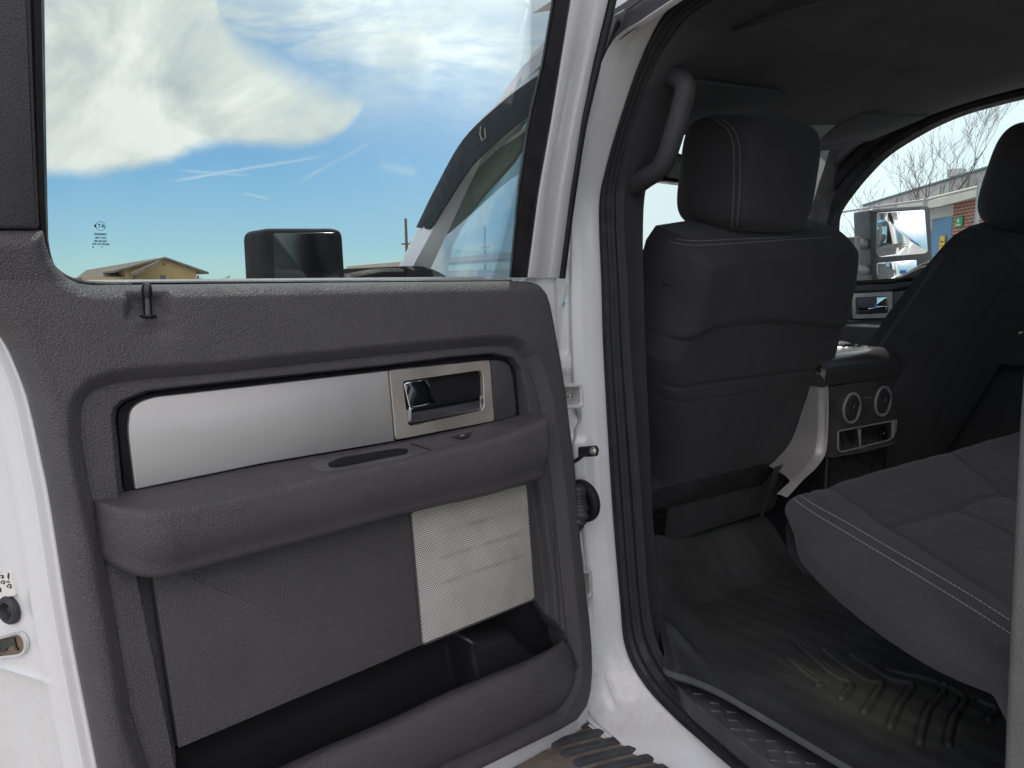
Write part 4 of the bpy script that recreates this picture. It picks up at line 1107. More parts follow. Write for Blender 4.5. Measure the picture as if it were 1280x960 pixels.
drv, fD, toD = seat('front_seat', p0d, .355, out_d,
    [([(835, 488), (870, 482), (920, 475), (970, 469), (1022, 462)], .006, .004), ([(833, 505), (870, 501), (920, 494), (1016, 479)], .004, .003), ([(842, 432), (838, 470), (832, 510), (820, 560), (816, 600)], .004, .004)],
    [(790, 421), (815, 426), (845, 430), (862, 426), (880, 415), (902, 408), (950, 404), (1000, 405), (1048, 411), (1075, 414)], 'driver seat back facing the rear door')
stitch_on('stitching', drv, [[(838, 302.5), (868, 306.5), (920, 304), (980, 300), (1040, 296.5)], [(846, 299), (872, 301), (930, 298.5), (990, 296)]], drv)
# lower plastic-backed flap
def flap(name, px, mat, lift, parent, bev=.004):
    P = np.array([toD(x, y, lift) for x, y in px]); return slab(name, fD, rc(P, .008, 3), -.06, lift, mat, parent, bev)
flap('lower_cover', [(808, 613), (975, 573), (954, 606), (808, 642)], M['lower_cover'], .004, drv)
flap('lower_valance', [(808, 642), (954, 607), (942, 643), (808, 680)], M['pocket'], -.004, drv)
def squad(c, ax, e1, e2, T, N, nu=64, nv=40, taper=0.0):
    V = []; F = []; X_ = np.array([1., 0, 0])
    sp = lambda v, e: np.sign(v)*np.abs(v)**e
    for j in range(nv+1):
        ph = -math.pi/2+math.pi*j/nv
        for i in range(nu):
            th = 2*math.pi*i/nu
            x = sp(math.cos(ph), e1)*sp(math.cos(th), e2); y = sp(math.cos(ph), e1)*sp(math.sin(th), e2); z = sp(math.sin(ph), e1)
            sx = 1+taper*z
            V.append(c+X_*ax[0]*x*sx+N*ax[1]*y+T*ax[2]*z)
    for j in range(nv):
        for i in range(nu): F.append((j*nu+i, j*nu+(i+1) % nu, (j+1)*nu+(i+1) % nu, (j+1)*nu+i))
    return V, F
Th = np.array([0, -.12, 1.]); Th /= np.linalg.norm(Th); Nh = np.array([0, -1, -.12]); Nh /= np.linalg.norm(Nh)
hr_d = mobj('headrest', *squad(np.array([1.408, 1.055, 1.675]), (.132, .105, .117), .42, .42, Th, Nh, 96, 64), M['fabric'], drv, angle=0)
stitch_on('stitching', hr_d, [[(893, 149), (908, 160), (916, 178), (917.5, 205), (917, 240), (914.5, 284)], [(902, 149), (916, 160), (923.5, 180), (925, 205), (924.5, 240), (921, 284)]], hr_d)
for x in (1.40, 1.55):
    tube('headrest_post', [(x, 1.05, 1.50), (x, 1.04, 1.60)], .006, M['black_gloss'], hr_d, 10)
# passenger seat, reclined further
out_p = [(1092, 440), (1120, 396), (1153, 354), (1188, 313), (1203, 298), (1222, 287), (1245, 280), (1300, 272), (1470, 262), (1530, 300), (1500, 640), (1080, 610), (1062, 520)]
psg, fPs, toP = seat('front_seat', (0, .87, 1.52), .47, [(x, y, -.13 if (x < 1320 and y < 445) else (-.10 if y < 320 else -.03)) for x, y in out_p], [([(1153, 361), (1172, 368), (1206, 380), (1260, 395)], .005, .005), ([(1270, 330), (1225, 400), (1190, 470), (1165, 540)], .004, .012)], None, 'front passenger seat back reclined a little further', edge=.05)
stitch_on('stitching', psg, [[(1096, 437), (1122, 398), (1152, 355), (1178, 316)], [(1098, 438), (1124, 400), (1154, 357), (1180, 319)]], psg, ln=.0045, r=.0006)
Th2 = np.array([0, -.25, 1.]); Th2 /= np.linalg.norm(Th2); Nh2 = np.array([0, -1, -.25]); Nh2 /= np.linalg.norm(Nh2)
hr_p = mobj('headrest', *squad(np.array([2.485, .905, 1.735]), (.16, .085, .145), .55, .5, Th2, Nh2, 80, 56), M['fabric'], psg, angle=0)
for s_, nm in ((drv, 1.44), (psg, 2.33)):
    V, F = g_slab(lambda a, b, w: np.stack([a, b, w], -1), rc([(nm-.25, 1.30), (nm+.25, 1.30), (nm+.24, 1.45), (nm-.24, 1.45)], .05, 4), .86, 1.04, .05, 4, True)
    mobj('seat_cushion', V, F, M['fabric'], s_, angle=60)

box('seat_base', (1.13, 1.31, .66), (1.72, 1.46, 1.0), M['carpet'], drv, .01)
box('seat_base', (2.05, 1.27, .66), (2.60, 1.46, .93), M['carpet'], psg, .01)
# ---- rear bench: cushion with side, top and nose; backrest behind
def edgeX(Y): return 1.105-.145*np.clip((.74-np.asarray(Y, float))/.40, 0, 1.6)
def ztop(Y): return 1.098-.21*np.clip(.74-np.asarray(Y, float), 0, 1)
def side_px(px, py, off=0.0):
    Y = .6
    for _ in range(20): Y = PX(px, py, float(edgeX(Y))+off)[1]
    P = PX(px, py, float(edgeX(Y))+off); return (P[1], P[2])
bot = [side_px(*q) for q in cr([(984, 672), (988, 692), (1000, 717), (1050, 767), (1110, 814), (1170, 851), (1232, 878)], 5)]
Yb = np.linspace(.02, .725, 50)
poly = np.array([(y, float(ztop(y))-.002) for y in Yb]+[(.738, float(ztop(.74))-.014), (.744, 1.065)]+[tuple(b) for b in bot]+[(.30, .885), (.02, .875)])
def f_side(a, b, w): return np.stack([edgeX(a)-np.asarray(w, float), np.asarray(a, float), np.asarray(b, float)], -1)
cush = MB()
cush.add(*g_relief(f_side, poly, lambda P, s: -.034*(1-rnd(.034, s))+.016*sst(0, .09, s), .005, .03))
seamA = np.array([PZ(x, y, z)[:2] for x, y, z in [(1008, 596, 1.098), (1050, 613, 1.096), (1111, 642, 1.088), (1160, 672, 1.075), (1215, 706, 1.06), (1275, 744, 1.045), (1420, 840, 1.0)]])
seamB = np.array([PZ(x, y, z)[:2] for x, y, z in [(1111, 642, 1.088), (1150, 635, 1.086), (1197, 624, 1.082), (1222, 613, 1.082), (1257, 607, 1.08), (1300, 603, 1.08), (1500, 570, 1.08)]])
seamC = np.array([PZ(x, y, z)[:2] for x, y, z in [(1178, 559, 1.098), (1215, 580, 1.094), (1250, 601, 1.085), (1261, 607, 1.082), (1330, 650, 1.06)]])
seamD = np.array([PZ(x, y, z)[:2] for x, y, z in [(1197, 625, 1.082), (1235, 645, 1.07), (1285, 668, 1.06), (1400, 720, 1.03)]])
def edge_in(Y): return edgeX(Y)+.034
Yg = np.linspace(.02, .742, 60)
tp = np.array([(edge_in(y), y) for y in Yg]+[(2.72, .742), (2.72, .02)])
def Htop(P, s):
    X_, Y_ = P[:, 0], P[:, 1]; z = ztop(Y_)
    df = .742-Y_; z = z-.045*(1-rnd(.045, df+.001))
    dl = X_-edge_in(Y_); z = z+.010*sst(0, .06, dl)-.0025*(1-rnd(.01, dl+.0003))
    for L, dep, wd, puff in ((seamA, .009, .0035, .007), (seamB, .009, .0035, .007), (seamC, .007, .003, .004), (seamD, .006, .003, .003)):
        d = seg_dist(P, L, False); z = z-dep*np.exp(-(d/wd)**2)+puff*(sst(0, .06, d)-1)*.8
    return z+np.array([mnoise.noise((a_*11, b_*13, 3.3))*.0032+mnoise.noise((a_*34, b_*30, 8.2))*.0011 for a_, b_ in P])
fT = lambda a, b, w: np.stack([np.asarray(a, float), np.asarray(b, float), np.asarray(w, float)], -1)
cush.add(*g_relief(fT, tp, Htop, .0055, 0))
nose = [np.array([(x, .742+dy, z) for x in np.linspace(1.14, 2.72, 20)]) for dy, z in [(0, 1.054), (.006, 1.03), (.0, .99), (-.03, .96), (-.3, .90)]]
cush.add(*g_strip(nose))
rear = cush.build('rear_seat', M['fabric'], truck, angle=0, label='rear bench seat with double stitched edge')
stitch_on('stitching', rear, [[(989, 619), (998, 628), (1020, 643), (1060, 667), (1110, 697), (1165, 730), (1215, 761), (1268, 795)], [(991, 610), (1003, 621), (1022, 633), (1065, 657), (1118, 688), (1170, 718), (1220, 748), (1268, 779)]], rear, .0066, .0046, .0006, 120)
V, F = g_slab(lambda a, b, w: np.stack([a, -.02-.22*(b-.95)-w, b], -1), rc([(1.06, .95), (2.70, .95), (2.70, 1.50), (1.06, 1.50)], .05, 4), .16, .0, .045, 4, True)
mobj('backrest', V, F, M['fabric'], rear, angle=60)
for x in (1.40, 2.36):
    mobj('headrest', *squad(np.array([x, -.22, 1.60]), (.13, .06, .10), .5, .5, np.array([0, -.2, .98]), np.array([0, .98, .2]), 40, 24), M['fabric'], rear, angle=0)
# rear edge of the opening: trim strip on the C pillar, close to the camera
ce = np.array([PX(x, y, .925) for x, y in [(1372, -160), (1330, 60), (1298, 300), (1285, 430), (1278, 520), (1273, 620), (1267, 750), (1261, 880), (1257, 990)]]); cf = ce+np.array([0, -.12, 0])
mobj('pillar_cover', *g_strip([ce+np.array([.06, .004, 0]), ce+np.array([.004, .003, 0]), ce, ce+np.array([-.004, -.006, 0]), cf]), M['strip_grey'], truck)

# ---- floor
fl = [(1.0, -.4, .72), (2.76, -.4, .72), (2.76, 1.7, .72), (1.0, 1.7, .72)]
box('cabin_floor', (1.035, -.4, .645), (2.79, 1.66, .662), M['carpet'], truck)
mobj('step_wall', *g_strip([np.array([(1.01, -.1, .735), (1.01, 1.6, .735)]), np.array([(1.025, -.1, .735), (1.025, 1.6, .735)]), np.array([(1.035, -.1, .655), (1.035, 1.6, .655)])]), M['black'], truck)
# moulded rubber mat, lies loose on the floor
edge_l = np.array([PZ(x, y, .775)[:2] for x, y in cr([(806, 672), (812, 720), (820, 770), (830, 815), (829, 838), (842, 846), (862, 852), (900, 869), (960, 904), (1020, 940), (1062, 965), (1150, 1018)], 6)])
mat_poly = np.vstack([edge_l, [(1.30, .20), (1.80, .20), (1.95, 1.0), (1.95, 1.29), (1.12, 1.29)]])
ribs = []
for pts in ([(985, 815), (1012, 837), (1026, 846), (1023, 850)], [(1000, 800), (1045, 838), (1065, 847), (1052, 867)], [(1030, 805), (1082, 843), (1103, 847), (1081, 884)], [(1065, 812), (1115, 842), (1141, 849), (1125, 875), (1113, 902)], [(1110, 830), (1180, 851), (1160, 882), (1150, 921)], [(1180, 850), (1207, 866), (1192, 893), (1186, 924)], [(1225, 870), (1246, 880), (1236, 893)]):
    ribs.append(np.array([PZ(x, y, .700)[:2] for x, y in cr(pts, 6)]))
def Hmat(P, s):
    de = seg_dist(P, edge_l, False)
    z = .690+.088*np.clip(1-de/.16, 0, 1)**1.6
    z = z+.006*np.exp(-(de/.008)**2)-.004*np.exp(-((de-.018)/.006)**2)
    for L in ribs:
        d = seg_dist(P, L, False); z = z-.0070*np.exp(-((d-.0066)/.0017)**2)+.0035*sst(.0062, .0042, d)
    # long shallow channels running fore and aft
    ch_ = np.sin((P[:, 0]-1.0)*2*math.pi/.052); z = z+.0006*ch_*sst(.14, .2, de)
    z = z+.10*sst(.30, .12, 1.30-P[:, 1]+.02)*0
    z = z+.0012*np.sin(P[:, 1]*14+P[:, 0]*9)*sst(0, .1, de)
    z = z+.115*sst(1.12, 1.27, P[:, 1])
    # folded corner by the pillar
    e = np.hypot((P[:, 0]-PZ(848, 800, .74)[0])/.022, (P[:, 1]-PZ(848, 800, .74)[1])/.05); z = z+.016*np.exp(-e**2)
    return z
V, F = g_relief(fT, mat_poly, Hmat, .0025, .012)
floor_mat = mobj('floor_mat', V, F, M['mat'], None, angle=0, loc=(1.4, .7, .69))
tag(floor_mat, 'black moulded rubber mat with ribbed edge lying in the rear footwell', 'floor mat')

# ---- centre console
YC = 1.06
def cpy(pts, Y=YC): return np.array([(PY(x, y, Y)[0], PY(x, y, Y)[2]) for x, y in pts])
fC = lambda a, b, w: np.stack([np.asarray(a, float), YC-np.asarray(w, float), np.asarray(b, float)], -1)
face = cpy([(1031, 484), (1080, 476), (1124, 468), (1127, 505), (1126.5, 545), (1118, 556), (1080, 567), (1040, 574), (1029, 572), (1034, 545), (1036, 500)])
con = slab('centre_console', fC, rc(face, .006, 3), -.45, .0, M['smooth_plastic'], truck, .006, 3)
# rounded cap with two cup wells
x0, x1 = cpy([(1029, 480)])[0, 0], cpy([(1124, 468)])[0, 0]; zt = cpy([(1078, 440)])[0, 1]; zb = cpy([(1078, 477)])[0, 1]
def cap_pt(a, b):
    # a across, b from the rear lower edge up and forward
    r = .05; arc = math.pi/2*r; L = arc+.30; s = b*L
    if s < arc: q = s/r; y = YC-.004+r-r*math.cos(q); z = zt-r+r*math.sin(q)
    else: y = YC-.004+r+(s-arc); z = zt
    return np.array([x0+(x1-x0)*a, y, z])
V = []; F = []; na, nb = 60, 70
cups = [(x0+(x1-x0)*.27, YC+.105), (x0+(x1-x0)*.75, YC+.105)]
for j in range(nb):
    for i in range(na):
        p = cap_pt(i/(na-1), j/(nb-1))
        for cx_, cy_ in cups:
            d = math.hypot(p[0]-cx_, p[1]-cy_)
            p[2] += .006*math.exp(-((d-.052)/.006)**2)-.05*float(sst(.050, .042, np.array([d]))[0])*(1 if p[1] > YC+.05 else .3)
        ed = min(i, na-1-i)/(na-1)*(x1-x0); p[2] -= .012*(1-float(rnd(.014, np.array([ed+.0004]))[0]))
        V.append(p)
for j in range(nb-1):
    for i in range(na-1): F.append((j*na+i, j*na+i+1, (j+1)*na+i+1, (j+1)*na+i))
lowe = [np.array([(x0+(x1-x0)*i/(na-1), YC-.004, z) for i in range(na)]) for z in (zt-.05, zb+.003)]
cap = MB(); cap.add(V, F); cap.add(*g_strip(lowe)); 
for xx in (x0, x1): cap.add([(xx, YC-.004, zb), (xx, YC+.35, zb), (xx, YC+.35, zt-.012), (xx, YC+.05, zt-.012), (xx, YC-.004, zt-.06)], [(0, 1, 2, 3, 4)])
M['cap'] = material('polished console plastic', (.055, .053, .055), .3, spec=.6, build=lambda t, b: vary(t, b, (.055, .053, .055), .05, 6))
cap.build('console_top', M['cap'], con, angle=50)
mobj('shift_knob', *squad(np.array([PY(1049, 433, 1.32)[0]-.02, 1.32, PY(1049, 436, 1.32)[2]]), (.045, .05, .026), .7, .8, np.array([0, 0, 1.]), np.array([0, 1., 0]), 32, 20), M['smooth_plastic'], con)
box('shift_lever', (PY(1044, 436, 1.32)[0]-.03, 1.30, zt-.02), (PY(1044, 436, 1.32)[0]+.012, 1.335, PY(1049, 438, 1.32)[2]), M['black'], con, .004)
# pale side trim, wraps the corner and sweeps down and forward... towards the seat
sl_a = cpy([(1024.5, 466), (1025, 485), (1025.3, 520), (1024.5, 548), (1019, 570), (1006, 588), (990, 603), (974, 618)], YC+.012); sl_b = cpy([(1030, 461), (1034.5, 477), (1036, 500), (1035.5, 530), (1033, 563), (1022, 583), (1004, 600), (984, 622)], YC-.004)
n = 40; A_ = resample(cr(sl_a, 6), n); B_ = resample(cr(sl_b, 6), n)
A3 = np.c_[A_[:, 0], np.full(n, YC+.012), A_[:, 1]]; B3 = np.c_[B_[:, 0], np.full(n, YC-.004), B_[:, 1]]
mobj('silver_edge', *g_strip([B3+np.array([.002, .012, 0]), B3, A3*.4+B3*.6+np.array([-.001, -.002, 0]), A3+np.array([0, -.002, 0]), A3+np.array([-.002, .006, 0])]), M['silver'], con)
sd_t = cpy([(1025, 480), (1024, 555), (1018, 571), (1005, 588), (973, 618), (960, 600), (985, 560), (1005, 510)], YC+.014)
C3 = A3+np.outer(sst(n*.85, n*.5, np.arange(n)), np.array([.004, .30, 0]))+np.array([0, .004, 0])
M['silver_shade'] = material('grey painted console side', (.38, .365, .355), .4, .2, build=lambda t, b: vary(t, b, (.38, .365, .355), .05, 5))
mobj('console_side', *g_strip([A3+np.array([-.001, .004, 0]), A3*.5+C3*.5, C3]), M['silver_shade'], con)
# air vents
for cx_, cy_, rx, ry in ((1064, 510, 14.5, 19.5), (1103, 501.5, 13, 19)):
    c = PY(cx_, cy_, YC); r = np.linalg.norm(PY(cx_, cy_-ry, YC)-c)
    v = mobj('air_vent', *g_disc(c, np.array([1., 0, 0]), zv, [(r, 0), (r, .004), (r*.95, .0055), (r*.84, .004), (r*.76, -.010), (r*.74, -.012)], 36), M['silver_shade'], con, angle=40)
    vd = MB(); vd.add(*g_disc(c-np.array([0, -.010, 0]), np.array([1., 0, 0]), zv, [(r*.76, .002), (r*.74, .006), (0, .0065)], 30))
    vd.build('vent_barrel', M['black'], v)
    vn = MB()
    for o_ in (-.42, -.14, .14, .42):
        h_ = r*.70*math.sqrt(1-(o_/.75)**2); dd = np.array([.42, 0, .9]); dd /= np.linalg.norm(dd); e = np.array([dd[2], 0, -dd[0]])
        vn.add(*g_quadbox(c+e*o_*r+np.array([0, -.001, 0]), dd*h_, e*.0011, np.array([0, .008, 0])))
    vn.build('vent_vane', M['endcap'], v, smooth=False)
    mobj('vent_mark', *g_quadbox(c+np.array([-.004, -.0098, .006]), np.array([.0022, 0, .005]), np.array([.0008, 0, -.0004]), np.array([0, .0006, 0])), M['silver_shade'], v, smooth=False)
mobj('vent_link', *g_quadbox((PY(1079, 497.5, YC)+PY(1089, 496, YC))/2+np.array([0, -.0002, 0]), (PY(1089, 496, YC)-PY(1079, 497.5, YC))/2, np.array([0, 0, .0008]), np.array([0, .0008, 0])), M['silver_shade'], con, smooth=False)
# outlet row
rw = rc(cpy([(1046.5, 538), (1119, 524.5), (1118.5, 541), (1112, 550.5), (1050, 566), (1046.5, 563)]), [.004, .003, .006, .012, .006, .004], 4)
rwi = inset(rw, .0035)
n = len(rw); ro = resample(rw if area2(rw) > 0 else rw[::-1], 60, True); ri = inset(ro, .004)
mobj('outlet_frame', *g_ring(fC, ro, ri, -.001, .0035, .001), M['silver_shade'], con)
slab('outlet_plate', fC, ri, -.002, .0012, M['black'], con, .0005)
slab('power_outlet', fC, rc(cpy([(1052.5, 543), (1066, 540.5), (1067, 557), (1053.5, 560)]), .003, 3), .0, .003, M['pocket'], con, .001)
slab('outlet_divider', fC, cpy([(1071.5, 536.5), (1074.8, 536), (1073.8, 560)]), .0, .0045, M['silver'], con, .0005)
slab('outlet_end', fC, rc(cpy([(1114, 525.5), (1119.3, 524.5), (1118, 540), (1113.5, 548)]), .002, 3), .0, .006, M['silver'], con, .0008)
us_ = slab('usb_socket', fC, rc(cpy([(1097.5, 533.5), (1107, 531.5), (1108, 549), (1098.5, 551.5)]), .002, 3), .0, .0035, M['black_gloss'], con, .001)
slab('socket_mark', fC, cpy([(1102, 541), (1104.6, 540.5), (1104.4, 541.8), (1102.2, 542.3)]), .003, .0042, M['silver'], us_, .0002)
box('console_base', (x0+.06, YC+.01, .68), (x1-.01, 1.40, zb), M['black'], con, .01)
# dangling strap beside the driver's seat
st3 = [np.array([PP(x, y, (0, 1.13, 1), (0, 1, 0)) for x, y in L]) for L in ([(968, 584), (962, 604), (953, 630), (949, 656)], [(979, 580), (969, 605), (957, 632), (952, 657)])]
mobj('seat_strap', *g_strip(st3), M['trim_grey'], drv)

# ---- passenger front door, inside
XPD = 2.75
fR2 = lambda a, b, w: np.stack([XPD-np.asarray(w, float), np.asarray(a, float), np.asarray(b, float)], -1)
def rpx(pts, w=0.): return np.array([tuple(PX(x, y, XPD-w)[1:]) for x, y in pts])
dp = np.vstack([rpx([(985, 352), (1060, 352), (1112, 349), (1130, 341), (1150, 329.5), (1168, 323), (1190, 319)]), [(.55, 1.52), (.40, 1.52), (.40, .72), (1.70, .72)]])
pdoor = slab('front_door', fR2, dp, -.09, .0, M['panel_dark'], truck, .012, 4, True)
slab('door_ledge', fR2, rc(rpx([(985, 354), (1112, 351.5), (1150, 333), (1200, 322), (1200, 346), (1112, 364), (985, 369)], .02), .006, 3), -.01, .022, M['panel_dark'], pdoor, .010, 4)
slab('trim_strip', fR2, rpx([(985, 369), (1116, 364), (1215, 357), (1215, 392), (1116, 397.5), (985, 400)], .002), .0, .004, M['endcap'], pdoor, .001)
ob = rc(rpx([(1065.3, 366.8), (1116.3, 363.8), (1116, 397.3), (1066, 398.5)], .005), .002, 2); ib = rc(rpx([(1070, 372), (1109.5, 370), (1110, 391.5), (1070.5, 393.5)], .005), .006, 5)
bo2, bi2 = align(ob, ib, 90)
bz2 = mobj('handle_bezel', *g_ring(fR2, bo2, bi2, .0, .0075, .001, -.012), M['bezel'], pdoor, angle=30)
slab('handle_recess', fR2, inset(ib, -.001), -.016, -.011, M['black'], bz2, .0005, 1)
hm = MB(); hm.add(*g_slab(fR2, rc(rpx([(1096, 371.5), (1109, 370.8), (1109, 384), (1092, 384.5), (1096, 379)], .005), .002, 2), -.01, .006, .002)); hm.add(*g_slab(fR2, rc(rpx([(1071, 385), (1109, 382.5), (1108, 388), (1072, 390)], .012), .001, 2), -.005, .014, .004, 3))
hm.build('door_handle', M['chrome'], bz2, angle=30)
arp = [(.40, 1.34), (.40, 1.30), (1.7, 1.30), (1.7, 1.34)]
zA = rpx([(1080, 402)])[0, 1]
V, F = g_box((XPD-.085, .40, zA-.11), (XPD-.001, 1.66, zA), .02); mobj('armrest', V, F, M['panel_dark'], pdoor, angle=50)
box('switch_panel', (XPD-.075, rpx([(1075, 402)])[0, 0]-.02, zA), (XPD-.02, rpx([(1050, 402)])[0, 0]+.03, zA+.004), M['smooth_plastic'], pdoor, .003)
# window surround: upper door frame + headliner edge on the far side
ws_e = np.array([PX(x, y, 2.62) for x, y in cr([(1060, 160), (1040, 178), (1036, 190), (1030, 210), (1021, 238), (1011, 275), (1003, 330)], 6)])
mobj('pillar_cover', *g_strip([ws_e+np.array([.05, .10, 0]), ws_e, ws_e+np.array([.02, -.012, 0]), ws_e+np.array([.055, -.02, .0]), ws_e+np.array([.09, -.05, 0])]), M['pillar_mid'], truck)
win_top = cr([(1040, 290), (1043, 266), (1060, 240), (1080, 216), (1102, 194), (1130, 175), (1165, 155.5), (1200, 141), (1240, 129.5), (1282, 119.5), (1400, 96), (1480, 90)], 6)
XW = 2.70
wt_ = np.array([PX(x, y, XW) for x, y in win_top]); Mx = lambda d: wt_+np.array(d)
outw = np.array([PX(x, y, XW) for x, y in cr([(1018, 305), (1020, 255), (1042, 222), (1064, 196), (1090, 172), (1121, 152), (1160, 133), (1197, 120), (1238, 108), (1280, 99), (1400, 76), (1480, 70)], 6)])
mobj('window_frame', *g_strip([wt_+np.array([.05, 0, 0]), wt_+np.array([-.004, .0, 0]), wt_*.75+outw*.25+np.array([-.012, 0, 0]), wt_*.55+outw*.45+np.array([-.008, 0, 0]), wt_*.5+outw*.5+np.array([-.018, 0, 0]), outw*.85+wt_*.15+np.array([-.026, 0, 0]), outw+np.array([-.02, 0, 0]), outw+np.array([-.02, 0, 0])+np.outer(sst(1.60, 1.46, outw[:, 1]), [-.03, .0, .02]), outw+np.array([-.02, 0, 0])+np.outer(sst(1.60, 1.46, outw[:, 1]), [-.08, .0, .07])]), M['frame_dark'], pdoor, angle=35)
gy_ = np.vstack([wt_[::6, 1:], [(.35, 1.60), (.35, 1.40)], rpx([(1190, 322), (1112, 352), (1035, 352)])]); 
mobj('window_glass', np.c_[np.full(len(gy_), XW+.035), gy_], [tuple(range(len(gy_)))], M['glass_far'], pdoor, smooth=False)
# rear right window glass, dark from outside; interior wall of the rear right door
q = np.array([(.02, 1.40), (.585, 1.40), (.51, 2.05), (-.10, 2.05)]); mobj('rear_window_glass', fR(q[:, 0], q[:, 1], np.full(4, -.006)), [(0, 1, 2, 3)], M['glass_out'], truck, smooth=False)
q = np.array([(.1, 1.41), (.30, 1.41), (.30, .7), (-.4, .7), (-.4, 1.41)]); mobj('rear_door_lining', *g_slab(fR2, q, -.06, .0, .01, 2, True), M['panel_dark'], truck)
mobj('outer_window_glass', fR(np.array([1.03, 1.42, 1.30, .98]), np.array([1.40, 1.37, 1.93, 1.94]), np.full(4, .004)), [(0, 1, 2, 3)], M['glass_far'], truck, smooth=False)
# back window
mobj('back_window', [(1.30, -.42, 1.38), (2.46, -.42, 1.38), (2.46, -.42, 1.88), (1.30, -.42, 1.88)], [(0, 1, 2, 3)], M['glass_front'], truck, smooth=False)

# ---- passenger side towing mirror
Mc = PX(1125, 305, 2.99); nh = R(213.4); mn = np.array([math.sin(nh), math.cos(nh), -.006]); mn /= np.linalg.norm(mn)
ma = np.cross(zv, mn); ma /= np.linalg.norm(ma); mu = np.cross(mn, ma)
def fRM(a, b, w): return Mc+np.asarray(a, float)[..., None]*ma+np.asarray(b, float)[..., None]*mu+np.asarray(w, float)[..., None]*mn
def mpx(pts, w=0.):
    o = []
    for x, y in pts:
        P = PP(x, y, Mc+mn*w, mn)-Mc; o.append((P@ma, P@mu))
    return np.array(o)
head = rc(mpx([(1088, 262), (1094, 260.5), (1158, 256.5), (1164, 258), (1167, 318), (1168, 354), (1160, 365), (1092, 372)]), [.01, .01, .012, .012, .02, .03, .04, .03], 5)
M['mirror_shell'] = material('dark grey mirror shell', (.06, .065, .07), .4, build=b_rubber((.06, .065, .07), .4))
rmir = slab('side_mirror', fRM, head, -.13, .0, M['mirror_shell'], truck, .014, 4, True)
tg = rc(mpx([(1096, 266), (1156, 262), (1160, 314), (1156, 317), (1100, 321.5), (1095, 318)], .002), .008, 4); slab('mirror_glass', fRM, tg, -.002, .0022, M['mirror'], rmir, .001)
lg = rc(mpx([(1096, 329), (1146, 324.5), (1147, 350), (1097, 356)], .002), .006, 4)
def H_cv(P, s): return .001+.010*(1-((P[:, 0]-lg[:, 0].mean())/.09)**2-((P[:, 1]-lg[:, 1].mean())/.09)**2)
relief('blind_spot_glass', fRM, lg, H_cv, .004, M['mirror'], rmir, .006, angle=0)
txm = MB()
for tx, px, py, s in (('OBJECTS IN MIRROR ARE', 1120, 305.2, .0075), ('CLOSER THAN THEY APPEAR', 1120, 308.6, .0075)):
    V, F = text_mesh(tx, s); c = mpx([(px, py)], .003)[0]; txm.add(fRM(c[0]+V[:, 0], c[1]+V[:, 1], np.full(len(V), .0028)), F)
txm.build('mirror_text', M['silver_shade'], rmir, smooth=False)
M['arm_grey'] = material('grey mirror arm', (.16, .17, .175), .45, build=b_rubber((.16, .17, .175), .45))
for y0, y1 in ((298, 311), (331, 344)):
    a_ = fRM(mpx([(1096, (y0+y1)/2)])[0][0], mpx([(1096, (y0+y1)/2)])[0][1], -.04); b_ = PX(1066, (y0+y1)/2+1, 2.86)
    tube('mirror_arm', [b_, a_], .020, M['arm_grey'], rmir, 12, flat=1.0)
box('mirror_foot', (2.83, PX(1066, 330, 2.86)[1]-.02, 1.33), (2.88, PX(1066, 330, 2.86)[1]+.10, PX(1066, 296, 2.86)[2]), M['arm_grey'], rmir, .01)

# ---- wheels
def wheel(x, y, s):
    c = np.array([x, y, .40]); ax, ay = np.array([0, 1., 0]), np.array([0, 0, 1.]); ax = ax*s
    w = mobj('wheel', *g_disc(c, ax, ay, [(.29, -.13), (.38, -.13), (.40, -.10), (.40, .10), (.38, .13), (.29, .13), (.26, .12)], 40), M['tyre'], truck, angle=40)
    mobj('rim', *g_disc(c, ax, ay, [(.27, .11), (.25, .12), (.22, .07), (.10, .06), (.09, .10), (.0, .10)], 30), M['rim'], w, angle=30)
for y in (2.35, -1.2):
    wheel(1.07, y, -1); wheel(2.69, y, 1)
# =================================================================== OUTSIDE
def b_ground(t, b):
    c = coords(t); n = tnoise(t, c, .35, 6, .6); n2 = tnoise(t, c, 60, 4, .7); n3 = tnoise(t, c, 3, 5, .6)
    f = t.math('ADD', t.math('MULTIPLY', n.outputs[0], .5), t.math('ADD', t.math('MULTIPLY', n2.outputs[0], .2), t.math('MULTIPLY', n3.outputs[0], .3)))
    t.link(t.ramp(f, [(.3, (.25, .24, .22)), (.7, (.38, .365, .34))]), b.inputs['Base Color']); bump(t, b, n2.outputs[0], .004)
M['ground'] = material('worn concrete yard', (.25, .24, .22), .9, spec=.2, build=b_ground)
gr = mobj('ground', [(-1500, -1500, 0), (1500, -1500, 0), (1500, 1500, 0), (-1500, 1500, 0)], [(0, 1, 2, 3)], M['ground'], None, smooth=False); tag(gr, kind='structure')

